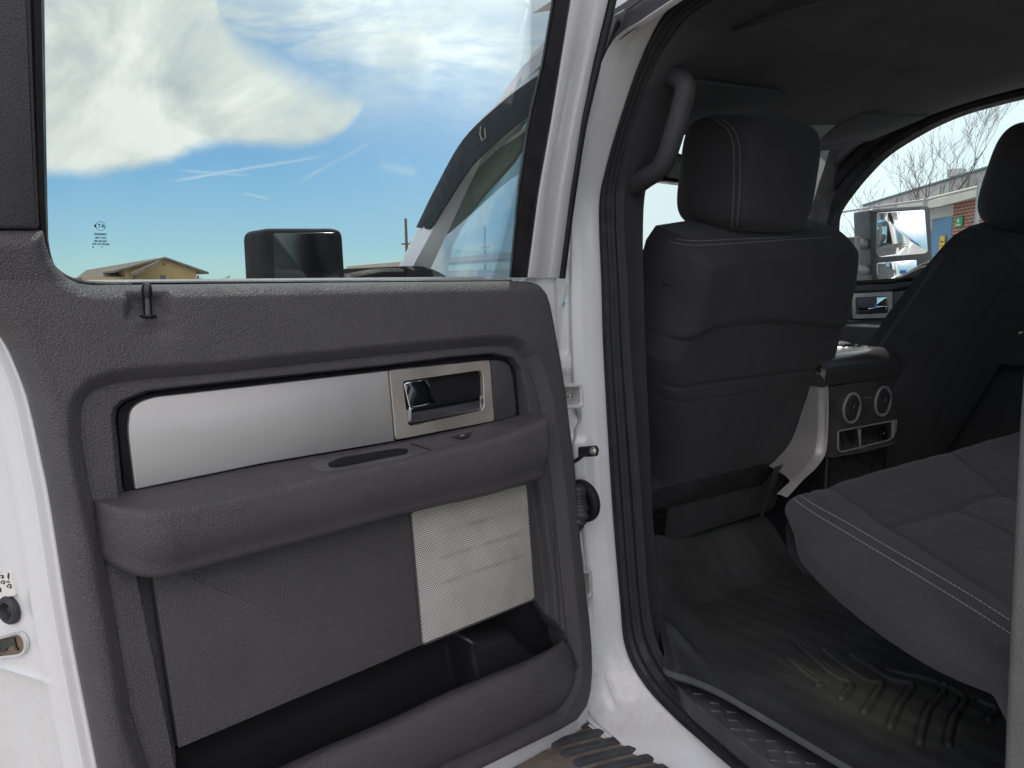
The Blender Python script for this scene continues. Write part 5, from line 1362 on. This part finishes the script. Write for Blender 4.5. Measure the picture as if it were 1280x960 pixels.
def heading_pt(px, dist, z=0.0):
    """ground position in the direction of a photo column at a given distance"""
    d = ray(px, 352); d = np.array([d[0], d[1]]); d /= np.linalg.norm(d); return np.array([d[0]*dist, d[1]*dist, z])
def ph(px, py, dist):
    d = ray(px, py); k = dist/math.hypot(d[0], d[1]); return CAM+d*k
def wallmat(name, col, sc=.8, amt=.12):
    def f(t, b): vary(t, b, col, amt, sc, .85, .05)
    return material(name, col, .85, spec=.2, build=f)
M['stucco'] = wallmat('ochre rendered wall', (.33, .25, .12)); M['shingle'] = wallmat('brown grey shingle roof', (.12, .105, .085), 1.5, .25)
M['window_far'] = material('dark window pane', (.09, .11, .12), .15)
M['metalwall'] = wallmat('beige metal cladding', (.42, .37, .31), .15, .06); M['tanroof'] = wallmat('tan sheet roof', (.40, .33, .25), .2, .08); M['greywall'] = wallmat('pale grey metal wall', (.50, .49, .47), .2, .06)
M['teal'] = wallmat('grey teal roof edge', (.16, .24, .25), 1); M['fascia'] = wallmat('off white fascia', (.62, .60, .52)); M['bluewall'] = None
def b_brick(t, b):
    tc_ = t.new('ShaderNodeUVMap'); br = t.new('ShaderNodeTexBrick'); t.link(tc_.outputs[0], br.inputs['Vector'])
    br.inputs['Color1'].default_value = (.33, .115, .07, 1); br.inputs['Color2'].default_value = (.22, .075, .05, 1); br.inputs['Mortar'].default_value = (.42, .36, .31, 1)
    br.inputs['Scale'].default_value = 1.0; br.inputs['Mortar Size'].default_value = .016; br.inputs['Brick Width'].default_value = .30; br.inputs['Row Height'].default_value = .125; br.inputs['Bias'].default_value = -.2
    t.link(br.outputs['Color'], b.inputs['Base Color'])
M['brick'] = material('red brick wall', (.3, .1, .07), .9, spec=.15, build=b_brick)
def b_blue(t, b):
    c = coords(t); w_ = t.new('ShaderNodeTexWave', i_Scale=3.2, wave_type='BANDS', bands_direction='Z'); t.link(c, w_.inputs['Vector'])
    t.link(t.ramp(w_.outputs[0], [(.2, (.085, .20, .36)), (.8, (.14, .29, .46))]), b.inputs['Base Color'])
M['blue'] = material('blue ribbed roller door', (.12, .26, .43), .6, build=b_blue)

def wall_quad(p, q, z0, z1, mat, name, parent, th=.12, **k):
    p = np.array(p, float); q = np.array(q, float); d = q-p; d /= np.linalg.norm(d); n = np.array([d[1], -d[0]])*th
    V = [(p[0], p[1], z0), (q[0], q[1], z0), (q[0], q[1], z1), (p[0], p[1], z1), (p[0]-n[0], p[1]-n[1], z0), (q[0]-n[0], q[1]-n[1], z0), (q[0]-n[0], q[1]-n[1], z1), (p[0]-n[0], p[1]-n[1], z1)]
    L = np.linalg.norm(q-p); uv = [(0, z0), (L, z0), (L, z1), (0, z1), (0, z0), (L, z0), (L, z1), (0, z1)]
    return mobj(name, V, [(0, 1, 2, 3), (5, 4, 7, 6), (3, 2, 6, 7), (4, 0, 3, 7), (1, 5, 6, 2)], mat, parent, smooth=False, uv=uv)

# ---- ochre hall seen through the door window
D = 95.0
g0, g1 = ph(157, 352, D)[:2], ph(246, 352, D+1)[:2]        # gable front
ax_ = g1-g0; Lg = np.linalg.norm(ax_); ax_ /= Lg; back = np.array([-ax_[1], ax_[0]]); 
if back@(g0) < 0: back = -back
zf = lambda py, d=D: 1.45+(352-py)/960*d*.90
oz = empty('community_hall', (g0[0], g0[1], 0), 'ochre rendered hall with brown gabled roof far beyond the lot', 'building')
ze = zf(338); zr = zf(324.5)
depth = 20.0
def gp3(u, b, z): return np.array([*(g0+ax_*u+back*b), z])
hw = MB()
fr_ = [gp3(0, 0, 0), gp3(Lg, 0, 0), gp3(Lg, 0, ze), gp3(Lg*.55, 0, zr), gp3(0, 0, ze)]; bk = [p+np.array([*(back*depth), 0]) for p in fr_]
hw.add(fr_+bk, [(0, 1, 2, 3, 4), (9, 8, 7, 6, 5), (0, 4, 9, 5), (1, 6, 7, 2)])
hall_wall = hw.build('wall', M['stucco'], oz, smooth=False)
# long wing running off to the left with its own roof slope
lw0 = ph(95, 352, D+16)[:2]; 
ww = MB(); e = lw0-g0; 
wp = [np.array([*lw0, 0]), np.array([*g0, 0]), np.array([*g0, zf(346)]), np.array([*lw0, zf(347.5, D+16)])]; wp2 = [p+np.array([*(back*14), 0]) for p in wp]
ww.add(wp+wp2, [(0, 1, 2, 3), (4, 7, 6, 5), (0, 3, 7, 4), (1, 5, 6, 2)]); ww.build('wing_wall', M['stucco'], oz, smooth=False)
rf = MB()
rA, rB = np.array([*(g0+ax_*Lg*.12-back*.4), zf(346)]), np.array([*(lw0-back*.4), zf(348, D+16)])
rC, rD_ = ph(108, 337.5, D+20), ph(197, 322.5, D+8)
rf.add([rA, rB, rC, rD_], [(0, 1, 2, 3)]); 
rf.add([rA+np.array([0, 0, -.25]), rB+np.array([0, 0, -.25]), rB, rA], [(0, 1, 2, 3)])
# gable roof planes with an overhang
for s in (0, 1):
    u0, u1 = (Lg*.55, -1.2) if s == 0 else (Lg*.55, Lg+1.2); z1 = ze-(zr-ze)*1.2/(Lg*.55) if s == 0 else ze-(zr-ze)*1.2/(Lg*.45)
    a = [gp3(u0, -.8, zr+.05), gp3(u1, -.8, z1+.05), gp3(u1, depth, z1+.05), gp3(u0, depth, zr+.05)]
    rf.add(a+[p+np.array([0, 0, .22]) for p in a], [(0, 1, 2, 3), (7, 6, 5, 4), (0, 4, 5, 1), (1, 5, 6, 2), (3, 2, 6, 7), (0, 3, 7, 4)])
hroof = rf.build('roof', M['shingle'], oz, smooth=False)
def gwin(nm, px0, px1, py0, py1, mat):
    u0, u1 = [np.dot(ph(q, 340, D-1)[:2]-g0, ax_) for q in (px0, px1)]
    P = [gp3(u0, -.06, zf(py1)), gp3(u1, -.06, zf(py1)), gp3(u1, -.06, zf(py0)), gp3(u0, -.06, zf(py0))]; B_ = [p+np.array([*(back*.06), 0]) for p in P]
    return mobj(nm, P+B_, [(0, 1, 2, 3), (0, 4, 5, 1), (1, 5, 6, 2), (2, 6, 7, 3), (3, 7, 4, 0)], mat, oz, smooth=False)
gwin('window', 202.5, 209.5, 344, 349, M['window_far']); gwin('gable_vent', 207, 210, 329.5, 331.5, M['shingle']); gwin('door_canopy', 198, 206, 351, 352.5, M['shingle'])
# front step roof: a second lower gable edge
sg = MB(); a0, a1 = ph(165, 341.5, D-3), ph(201, 325.5, D-3); off = np.array([*(ax_*.0), -.28])
sg.add([a0, a1, a1+off*1.2, a0+off*1.2, a0+np.array([*(back*3), 0]), a1+np.array([*(back*3), 0])], [(0, 1, 2, 3), (0, 4, 5, 1)]); sg.build('porch_roof', M['shingle'], oz, smooth=False)

# ---- low tan-roofed shed behind the driver's mirror
s0, s1 = ph(436, 352, 46), ph(680, 352, 30); ab = (s1-s0)[:2]; bl_ = np.array([-ab[1], ab[0]]); bl_ /= np.linalg.norm(bl_)
if bl_@s0[:2] < 0: bl_ = -bl_
sh = empty('storage_shed', (s0[0], s0[1], 0), 'long low shed with flat tan roof edge beyond the driver side mirror', 'shed')
sz = lambda P, py, d: 1.45+(352-py)/960*d*.98
wall_quad(s0[:2], s1[:2], 0, 1.95, M['metalwall'], 'wall', sh, th=6)
ra, rb = ph(433, 333, 45), ph(690, 311, 29)
V = [ra, rb, rb+np.array([0, 0, -.22]), ra+np.array([0, 0, -.22]), ra+np.array([*(bl_*7), .15]), rb+np.array([*(bl_*7), .15])]
mobj('roof', V, [(0, 1, 2, 3), (0, 4, 5, 1)], M['tanroof'], sh, smooth=False)

# ---- utility poles
M['wood'] = wallmat('weathered grey timber', (.10, .09, .08), 6, .2)
def pole(px, py, dist, lean, r, label, arm=True, group=None):
    b_ = heading_pt(px, dist); top_ = ph(px-lean, py, dist)
    o = mobj('utility_pole', *g_tube([b_, b_*.5+top_*.5, top_], [r*1.25, r, r*.8], 10), M['wood'], None, loc=tuple(b_)); tag(o, label, 'utility pole', 'utility poles')
    if arm:
        d = np.array([rv[0], rv[1], 0]); c = b_+(top_-b_)*.72
        mobj('cross_arm', *g_quadbox(c, d*r*3.2, np.cross(d, zv)*r*.45, zv*r*.45), M['wood'], o, smooth=False)
        mobj('insulator', *g_tube([c+d*r*2.6, c+d*r*2.6+zv*r*1.5], r*.4, 8), M['seal_grey'], o)
pole(510.5, 273, 42, 3.5, .085, 'leaning dark pole beside the windscreen pillar', True)
pole(606.5, 283, 60, .5, .10, 'thin pole seen through the driver front window', True)
pole(247.5, 344.5, 150, 0, .22, 'short stub pole right of the ochre hall', True)
pole(146, 345, 170, 0, .10, 'thin mast behind the ochre hall roof', False)

# ---- bare trees
M['bark'] = wallmat('grey brown bark', (.155, .125, .105), 5, .2)
def bare_tree(x, y, h, seed, label, spread=1.0, levels=5, lean=0., group=None, twig=1.0, r0=None):
    rg = random.Random(seed); mbt = MB(); mbc = MB()
    def grow(p, d, L, r, lv):
        n = 5; pts = [p]; q = p.copy(); dd = d.copy()
        for i in range(n):
            dd = dd+np.array([rg.uniform(-1, 1), rg.uniform(-1, 1), rg.uniform(-.4, .8)])*.13*(1+.2*lv); dd /= np.linalg.norm(dd)
            q = q+dd*L/n; pts.append(q)
        rads = np.linspace(r, r*.55, n+1)
        V, F = g_tube(pts, rads, 7 if lv < 2 else (5 if lv < 4 else 3), cap=False); (mbt if lv == 0 else mbc).add(V, F)
        if lv >= levels: return
        kids = rg.choice([2, 3, 3]) if lv else rg.choice([3, 4])
        for k in range(kids):
            t = rg.uniform(.35, 1) if k else 1.0; j = min(n, int(t*n)+(0 if t < 1 else 0)); pp = pts[j]
            az = rg.uniform(0, 2*math.pi); sp = rg.uniform(.35, .85)*spread
            e = np.array([math.cos(az), math.sin(az), 0]); nd = dd*math.cos(sp)+e*math.sin(sp)+np.array([0, 0, .18]); nd /= np.linalg.norm(nd)
            grow(pp, nd, L*rg.uniform(.62, .82), max(rads[j]*rg.uniform(.5, .72), .010*twig), lv+1)
    root = empty('bare_tree', (x, y, 0), label, 'tree', 'bare winter trees')
    grow(np.array([x, y, 0.]), np.array([lean*rv[0], lean*rv[1], 1.]), h*.30, r0 or h*.017, 0)
    mbt.build('trunk', M['bark'], root); mbc.build('crown', M['bark'], root)
T = heading_pt(1128, 46); bare_tree(T[0], T[1], 13.5, 14, 'tall bare tree leaning right above the passenger side mirror', .8, 6, .34, twig=.8)
T = heading_pt(1086, 50); bare_tree(T[0], T[1], 9.6, 5, 'bushy bare tree left of the tall one behind the mirror', 1.0, 5, .0, twig=1.0)
T = heading_pt(1052, 56); bare_tree(T[0], T[1], 6.5, 9, 'small bare tree nearest the windscreen pillar', 1.0, 5, .05, twig=1.0)
for i, (px, d, h, s) in enumerate([(166+72, 190, 5, 3), (282, 210, 4.2, 4)]):
    T = heading_pt(px, d); bare_tree(T[0], T[1], h, s, ['tiny distant bare tree touching the ochre hall', 'tiny distant bare tree left of the driver mirror'][i], 1.2, 4, 0, twig=4)
# trees and container that the towing mirror looks back at
for i, (x, y, h, s) in enumerate([(-9.5, -62, 5.0, 21), (-5.0, -66, 5.4, 22)]):
    bare_tree(x, y, h, s, ['bare tree behind the truck, middle one in the towing mirror', 'bare tree behind the truck beside the blue container', 'bare tree behind the truck, farthest from the blue container'][i], 1.25, 5, 0, twig=2.0)
M['bluebox'] = wallmat('blue container steel', (.02, .09, .28), .6)
bc_ = box('shipping_container', (1.2, -46, 0), (7.5, -43, 3.0), M['bluebox'], None, .04, loc=(4.3, -44.5, 0)); tag(bc_, 'dark blue steel container behind the truck seen in the towing mirror', 'container')

# ---- brick workshop with blue roller door, grey warehouse behind
DB = 34.0
k0 = ph(1185, 352, DB); k1 = ph(1420, 352, DB*.74)   # brick face from its left corner to beyond the frame
wk = empty('brick_workshop', (k0[0], k0[1], 0), 'red brick workshop with off white roof edge and blue door', 'building')
zt0 = lambda py, px, d: ph(px, py, d)[2]
zB = zt0(251, 1185, DB)
wall_quad(k0[:2], k1[:2], 0, zB, M['brick'], 'wall', wk, th=5)
k2 = ph(1160, 352, DB*1.06)
fz = zt0(270, 1175, DB)
wall_quad(k2[:2], k0[:2]-(k1-k0)[:2]/np.linalg.norm((k1-k0)[:2])*.05, 0, fz, M['blue'], 'roller_door', wk, th=.2)
# lintel above the door and the fascia of the roof
ln_a, ln_b = ph(1130, 352, DB*1.12), k0
wall_quad(ln_a[:2], k0[:2], fz, fz+.42, M['greywall'], 'lintel', wk, th=.15)
dw = (k1-k0)[:2]; dw /= np.linalg.norm(dw); nf = np.array([dw[1], -dw[0]]); 
if nf@k0[:2] > 0: nf = -nf
def fasc(p, q, z0, z1, out, nm, mat):
    p = np.array(p)+nf*out; q = np.array(q)+nf*out; return wall_quad(p, q, z0, z1, mat, nm, wk, th=.3)
zs = fz+.43
fasc(ln_a[:2], k1[:2], zs-.02, zs+.13, .25, 'gutter', M['greywall'])
V = [np.array([*(ln_a[:2]+nf*.5), zt0(254, 1150, DB*1.1)]), np.array([*(k0[:2]+nf*.5), zt0(248, 1188, DB)]), np.array([*(k1[:2]+nf*.5), zt0(247, 1196, DB)+.25])]
V2 = [v+np.array([0, 0, -.30]) for v in V]; bk3 = [np.array([*(v[:2]-nf*9), v[2]+2.2]) for v in V]
mobj('fascia', V+V2, [(0, 1, 4, 3), (1, 2, 5, 4)], M['fascia'], wk, smooth=False)
mobj('roof', V+bk3, [(0, 1, 4, 3), (1, 2, 5, 4)], M['tanroof'], wk, smooth=False)
# green notice on the bricks, yellow notice by the door
def board(nm, cx, cy, wpx, hpx, mat, along, base, lab, cat):
    d = DB*.985; c = ph(cx, cy, d); w_ = wpx/960*d*.62; h_ = hpx/960*d*.55; a3_ = np.array([along[0], along[1], 0])
    # put it on the wall plane
    n3 = np.array([nf[0], nf[1], 0]); c = PP(cx, cy, np.array([base[0], base[1], 0])+n3*.06, n3)
    o = mobj(nm, *g_quadbox(c, a3_*w_, zv*h_, n3*.02), mat, None, smooth=False, loc=tuple(c)); tag(o, lab, cat); return o, c, a3_, n3, w_, h_
M['greensign'] = material('green sign', (.03, .30, .09), .5); M['yellowsign'] = material('yellow sign', (.75, .46, .01), .5); M['whitesign'] = material('white sign print', (.7, .75, .7), .5)
o, c, a3_, n3, w_, h_ = board('wall_sign', 1198.5, 277.5, 13, 9, M['greensign'], dw, k0, 'small green notice with white disc on the red brick wall', 'sign')
mobj('white_disc', *g_disc(c+n3*.022+zv*h_*.25, a3_, zv, [(h_*.42, 0), (h_*.42, .006), (0, .007)], 18), M['whitesign'], o)
mobj('text_line', *g_quadbox(c+n3*.022-zv*h_*.62, a3_*w_*.62, zv*h_*.12, n3*.004), M['whitesign'], o, smooth=False)
o, c, a3_, n3, w_, h_ = board('door_sign', 1177.5, 308, 8.5, 21, M['yellowsign'], dw, k0-0*np.array([dw[0], dw[1], 0]), 'tall yellow notice standing against the blue roller door', 'sign')
mobj('text_line', *g_quadbox(c+n3*.022+zv*h_*.45, a3_*w_*.7, zv*h_*.05, n3*.004), M['inkblack'], o, smooth=False); mobj('text_line', *g_quadbox(c+n3*.022+zv*h_*.05, a3_*w_*.6, zv*h_*.03, n3*.004), M['inkblack'], o, smooth=False)
# warehouse
DW_ = 62.0
w1, w2 = ph(1075, 352, DW_*1.12), ph(1420, 352, DW_*.62)
wh = empty('warehouse', (w1[0], w1[1], 0), 'large beige metal warehouse with pale clerestory band behind the brick workshop', 'building')
za, zb_ = ph(1075, 254, DW_*1.12)[2], ph(1420, 152, DW_*.62)[2]; zm = (za+zb_)/2
def whw(nm, lo, hi, mat, out, th=14):
    d = (w2-w1)[:2]; d /= np.linalg.norm(d); n_ = np.array([d[1], -d[0]]); n_ = -n_ if n_@w1[:2] > 0 else n_
    return wall_quad(w1[:2]+n_*out, w2[:2]+n_*out, lo, hi, mat, nm, wh, th=th)
whw('wall', 0, zm-1.7, M['metalwall'], 0); whw('clerestory_band', zm-1.7, zm-.12, M['greywall'], .10, 1)
whw('roof_edge', zm-.12, zm, M['teal'], .22, 1)
d = (w2-w1)[:2]; Lw = np.linalg.norm(d); d /= Lw; n_ = np.array([d[1], -d[0]]); n_ = -n_ if n_@w1[:2] > 0 else n_
for i in range(1, 9):
    p = w1[:2]+d*Lw*i/9+n_*.2; mobj('downpipe', *g_tube([(p[0], p[1], zm-2.2), (p[0], p[1], zm-.3)], .10, 8), M['greywall'], wh)
p = w1[:2]+d*Lw*.50; mobj('roof_vent', *g_box((p[0]-.4, p[1]-.4, zm), (p[0]+.4, p[1]+.4, zm+.45), .1), M['greywall'], wh)
# chain-link fence: posts with rails
M['galvpost'] = material('galvanised grey post', (.30, .31, .32), .5, .4)
fe = empty('yard_fence', tuple(heading_pt(1085, 24)), 'grey galvanised fence with thick post left of the passenger side mirror', 'fence')
pp_ = [heading_pt(q, d_) for q, d_ in ((1030, 26), (1085, 24), (1150, 22.5), (1215, 20))]
for i, p in enumerate(pp_):
    h_ = ph(1085, 257, 24)[2]; mobj('fence_post', *g_tube([p, p+zv*h_], .10 if i == 1 else .05, 10), M['galvpost'], fe)
for hh in (h_-.05, .3):
    mobj('rail', *g_tube([p+zv*hh for p in pp_], .03, 8), M['galvpost'], fe)
# faint far tree line on the horizon
M['farwood'] = wallmat('distant winter scrub', (.10, .10, .075), .05, .3)
V = []; F = []; n = 720; rg = random.Random(3)
for i in range(n):
    a = 2*math.pi*i/n; h_ = 2.6+1.2*math.sin(a*37)+.9*math.sin(a*91+1)+rg.uniform(0, 1.6); V += [(math.sin(a)*430, math.cos(a)*430, -1), (math.sin(a)*430, math.cos(a)*430, max(1.2, h_*.75))]
for i in range(n): j = (i+1) % n; F.append((2*i, 2*j, 2*j+1, 2*i+1))
fw_ = mobj('treeline', V, F, M['farwood'], None, smooth=False); tag(fw_, 'low dark line of distant winter scrub along the horizon', 'scrub', kind='stuff')
SKYS = .10; SKYM = (1, 1, 1); CLOUDK = 9.2; REAR_FILL = 3.5; GLOWK = 7.0
# =================================================================== camera, light, render
cam = bpy.data.cameras.new('camera'); co = bpy.data.objects.new('camera', cam); COL.objects.link(co)
cam.sensor_width = 36; cam.lens = FPX/1280*36; cam.clip_start = .02; cam.clip_end = 3000
m = Matrix(((rv[0], uv_[0], -fv[0], CAM[0]), (rv[1], uv_[1], -fv[1], CAM[1]), (rv[2], uv_[2], -fv[2], CAM[2]), (0, 0, 0, 1)))
co.matrix_world = m; scene.camera = co

SUN_H = TH + R(6); SUN_E = R(57)
sun = bpy.data.lights.new('sun', 'SUN'); sun.energy = 4.5; sun.angle = R(.6); sun.color = (1, .95, .87)
so_ = bpy.data.objects.new('sun', sun); COL.objects.link(so_)
sdir = np.array([math.sin(SUN_H)*math.cos(SUN_E), math.cos(SUN_H)*math.cos(SUN_E), math.sin(SUN_E)])
so_.rotation_euler = Vector(sdir).to_track_quat('Z', 'Y').to_euler(); so_.location = (0, -3, 8)

w = bpy.data.worlds.new('World'); scene.world = w; w.use_nodes = True; w.cycles.sampling_method = 'MANUAL'; w.cycles.sample_map_resolution = 512; t = NT(w); t.n.clear()
out = t.new('ShaderNodeOutputWorld'); bg = t.new('ShaderNodeBackground'); t.link(bg.outputs[0], out.inputs[0])
sky = t.new('ShaderNodeTexSky', sky_type='NISHITA'); sky.sun_disc = False; sky.sun_elevation = SUN_E; sky.sun_rotation = SUN_H
sky.air_density = 1.0; sky.dust_density = .6; sky.ozone_density = 1.6
tc = t.new('ShaderNodeTexCoord'); dvec = tc.outputs['Generated']
def dot(v):
    n = t.new('ShaderNodeVectorMath', operation='DOT_PRODUCT'); t.link(dvec, n.inputs[0]); n.inputs[1].default_value = tuple(v); return n.outputs['Value']
# cloud deck: flat chart of the sky about one compass heading (world directions, not the lens)
fwd = dot(fv); right = dot(rv); up = dot(uv_)
ff = t.math('MAXIMUM', fwd, .05)
sx = t.math('DIVIDE', right, ff); sy = t.math('DIVIDE', up, ff)
X = lambda px: (px-640)/960; Y = lambda py: (480-py)/960
comb = t.new('ShaderNodeCombineXYZ'); t.link(sx, comb.inputs[0]); t.link(sy, comb.inputs[1])
def warp(amt, sc, det=4):
    n = tnoise(t, comb.outputs[0], sc, det, .6); s = t.new('ShaderNodeSeparateColor'); t.link(n.outputs['Color'], s.inputs[0])
    return [t.math('MULTIPLY', t.math('SUBTRACT', s.outputs[k], .5), amt) for k in (0, 1)]
wx, wy = warp(.020, 8, 3)
wx2, wy2 = warp(.010, 45, 3)
cx = t.math('ADD', sx, t.math('ADD', wx, wx2)); cy = t.math('ADD', sy, t.math('ADD', wy, wy2))
def curve(x, pts, lo=-.75, hi=.15):
    """piecewise curve y(x) through chart points"""
    xs = t.maprange(x, lo, hi, 0, 1, False); n = t.new('ShaderNodeFloatCurve'); c = n.mapping.curves[0]
    q = [((a-lo)/(hi-lo), (b+.1)/.9) for a, b in pts]
    while len(c.points) < len(q): c.points.new(.5, .5)
    for p, (a, b) in zip(c.points, q): p.location = (a, b)
    n.mapping.update(); t.link(xs, n.inputs['Value'])
    return t.math('SUBTRACT', t.math('MULTIPLY', n.outputs[0], .9), .1)
bot = curve(cx, [(X(-80), Y(214)), (X(55), Y(219)), (X(130), Y(221)), (X(200), Y(207)), (X(270), Y(183)), (X(330), Y(184)), (X(390), Y(184)), (X(430), Y(168)), (X(458), Y(138)), (X(470), Y(122)), (X(700), Y(40))])
top = curve(cx, [(X(-80), Y(-400)), (X(200), Y(-260)), (X(262), Y(-60)), (X(290), Y(20)), (X(330), Y(52)), (X(400), Y(86)), (X(450), Y(108)), (X(470), Y(124)), (X(700), Y(200))])
m1 = t.math('MULTIPLY', t.maprange(t.math('SUBTRACT', cy, bot), -.005, .019), t.maprange(t.math('SUBTRACT', top, cy), -.02, .055))
m1 = t.math('MULTIPLY', m1, t.maprange(cx, X(474), X(456)))
# soft inner structure of the big cloud
n_in = tnoise(t, comb.outputs[0], 5, 6, .55, .6)
mpx = t.new('ShaderNodeMapping'); t.link(comb.outputs[0], mpx.inputs[0]); mpx.inputs['Rotation'].default_value = (0, 0, R(-12)); mpx.inputs['Scale'].default_value = (1.5, 5.5, 1)
n_ci = tnoise(t, mpx.outputs[0], 2.4, 7, .62, .8)
n_ci2 = tnoise(t, mpx.outputs[0], 9, 5, .6, .4)
# cirrus veil high up towards the sun
veil_h = t.maprange(sy, Y(205), Y(40)); 
veil = t.math('MULTIPLY', veil_h, t.maprange(t.math('ADD', t.math('MULTIPLY', n_ci.outputs[0], .75), t.math('MULTIPLY', n_ci2.outputs[0], .25)), .29, .70))
veil = t.math('MAXIMUM', veil, t.math('MULTIPLY', veil_h, t.maprange(sy, Y(90), Y(-60), 0, .85)))
# contrails
def trail(x1, y1, x2, y2, wd, amt):
    dx, dy = X(x2)-X(x1), Y(y2)-Y(y1); L = math.hypot(dx, dy); nx, ny = -dy/L, dx/L
    jx, jy = warp(.004, 30, 3)
    d = t.math('ABSOLUTE', t.math('ADD', t.math('ADD', t.math('MULTIPLY', t.math('SUBTRACT', sx, X(x1)), nx), t.math('MULTIPLY', t.math('SUBTRACT', sy, Y(y1)), ny)), jy))
    a = t.math('ADD', t.math('MULTIPLY', t.math('SUBTRACT', sx, X(x1)), dx/L), t.math('MULTIPLY', t.math('SUBTRACT', sy, Y(y1)), dy/L))
    e = t.math('MULTIPLY', t.maprange(a, 0, L*.25), t.maprange(a, L, L*.8))
    return t.math('MULTIPLY', t.math('MULTIPLY', t.maprange(d, wd, 0), e), amt)
tr = trail(190, 230, 425, 192, .0035, .34)
for q in ((365, 232, 475, 172, .004, .24), (215, 212, 320, 220, .003, .25), (300, 240, 340, 250, .003, .25), (470, 206, 525, 216, .010, .22)):
    tr = t.math('MAXIMUM', tr, trail(*q))
# generic broken cloud elsewhere, over-bright behind the camera as fill
gen = tnoise(t, dvec, 2.6, 6, .58, .5)
sepd = t.new('ShaderNodeSeparateXYZ'); t.link(dvec, sepd.inputs[0])
gm = t.math('MULTIPLY', t.maprange(gen.outputs[0], .40, .62), t.maprange(sepd.outputs[2], .02, .25))
inview = t.math('MULTIPLY', t.maprange(fwd, .55, .75), t.maprange(sx, X(760), X(700)))
rgt = t.math('MULTIPLY', t.maprange(fwd, .4, .6), t.maprange(sx, X(700), X(760)))
gm = t.math('MULTIPLY', gm, t.math('SUBTRACT', 1.0, t.math('MAXIMUM', inview, t.math('MULTIPLY', rgt, .75))))
m1 = t.math('MULTIPLY', m1, t.maprange(t.math('ADD', t.math('MULTIPLY', n_in.outputs[0], .6), t.math('MULTIPLY', n_ci2.outputs[0], .4)), .25, .55, .78, 1.0))
cl = t.math('MAXIMUM', t.math('MULTIPLY', t.math('MAXIMUM', t.math('MAXIMUM', m1, veil), tr), inview), gm)
# colours
el = sepd.outputs[2]
tint = t.ramp(t.maprange(el, 0, .5, 0, 1, False), [(0, (.46, .70, .66)), (.03, (.42, .67, .69)), (.10, (.32, .585, .73)), (.25, (.195, .455, .72)), (.36, (.14, .37, .67)), (.7, (.10, .30, .58)), (1, (.09, .26, .52))])
tn = t.new('ShaderNodeVectorMath', operation='SCALE'); t.link(tint, tn.inputs[0]); tn.inputs['Scale'].default_value = 1/SKYS
hz = t.mixc(t.math('MULTIPLY', rgt, .8), tn.outputs[0], (1.12/SKYS, 1.28/SKYS, 1.30/SKYS))
base = t.new('ShaderNodeMix', data_type='RGBA', blend_type='MIX'); base.inputs[0].default_value = .93
t.link(sky.outputs[0], base.inputs[6]); t.link(hz, base.inputs[7])
# sun glow
gE = R(27); gH = TH+R(3.5); gdir = (math.sin(gH)*math.cos(gE), math.cos(gH)*math.cos(gE), math.sin(gE))
sd = t.math('MAXIMUM', dot(gdir), 0.0); glow = t.math('POWER', sd, 26.0); glow2 = t.math('POWER', sd, 7.0)
ccol = t.ramp(n_in.outputs[0], [(.36, (.50, .54, .52)), (.48, (.66, .69, .64)), (.60, (.88, .89, .82))])
far = t.maprange(fwd, .1, -.35, 1.0, REAR_FILL)  # unseen rear clouds brightened as added fill light for door and cabin
ccol = t.mixc(t.maprange(fwd, .3, -.1, 0, 1), ccol, (.845, .78, .765))
hgt = t.maprange(sepd.outputs[2], .0, .8, .55, 1.55)
far = t.math('ADD', 1.0, t.math('MULTIPLY', t.math('SUBTRACT', far, 1.0), hgt))
ccs = t.new('ShaderNodeVectorMath', operation='SCALE'); t.link(ccol, ccs.inputs[0]); t.link(t.math('MULTIPLY', t.math('ADD', far, t.math('MULTIPLY', glow2, .35)), CLOUDK), ccs.inputs['Scale'])
skyc = t.mixc(t.math('MULTIPLY', cl, .96), base.outputs[2], ccs.outputs[0])
gadd = t.new('ShaderNodeVectorMath', operation='SCALE'); gadd.inputs[0].default_value = (1, .98, .90); t.link(t.math('MULTIPLY', glow, GLOWK), gadd.inputs['Scale'])
fin = t.new('ShaderNodeVectorMath', operation='ADD'); t.link(skyc, fin.inputs[0]); t.link(gadd.outputs[0], fin.inputs[1])
t.link(fin.outputs[0], bg.inputs[0]); bg.inputs[1].default_value = SKYS

scene.view_settings.view_transform = 'Standard'; scene.view_settings.look = 'None'; scene.view_settings.exposure = 0; scene.view_settings.gamma = 1
scene.render.engine = 'CYCLES'; scene.cycles.max_bounces = 7; scene.cycles.transparent_max_bounces = 12; scene.cycles.caustics_reflective = False; scene.cycles.caustics_refractive = False
scene.cycles.use_denoising = True
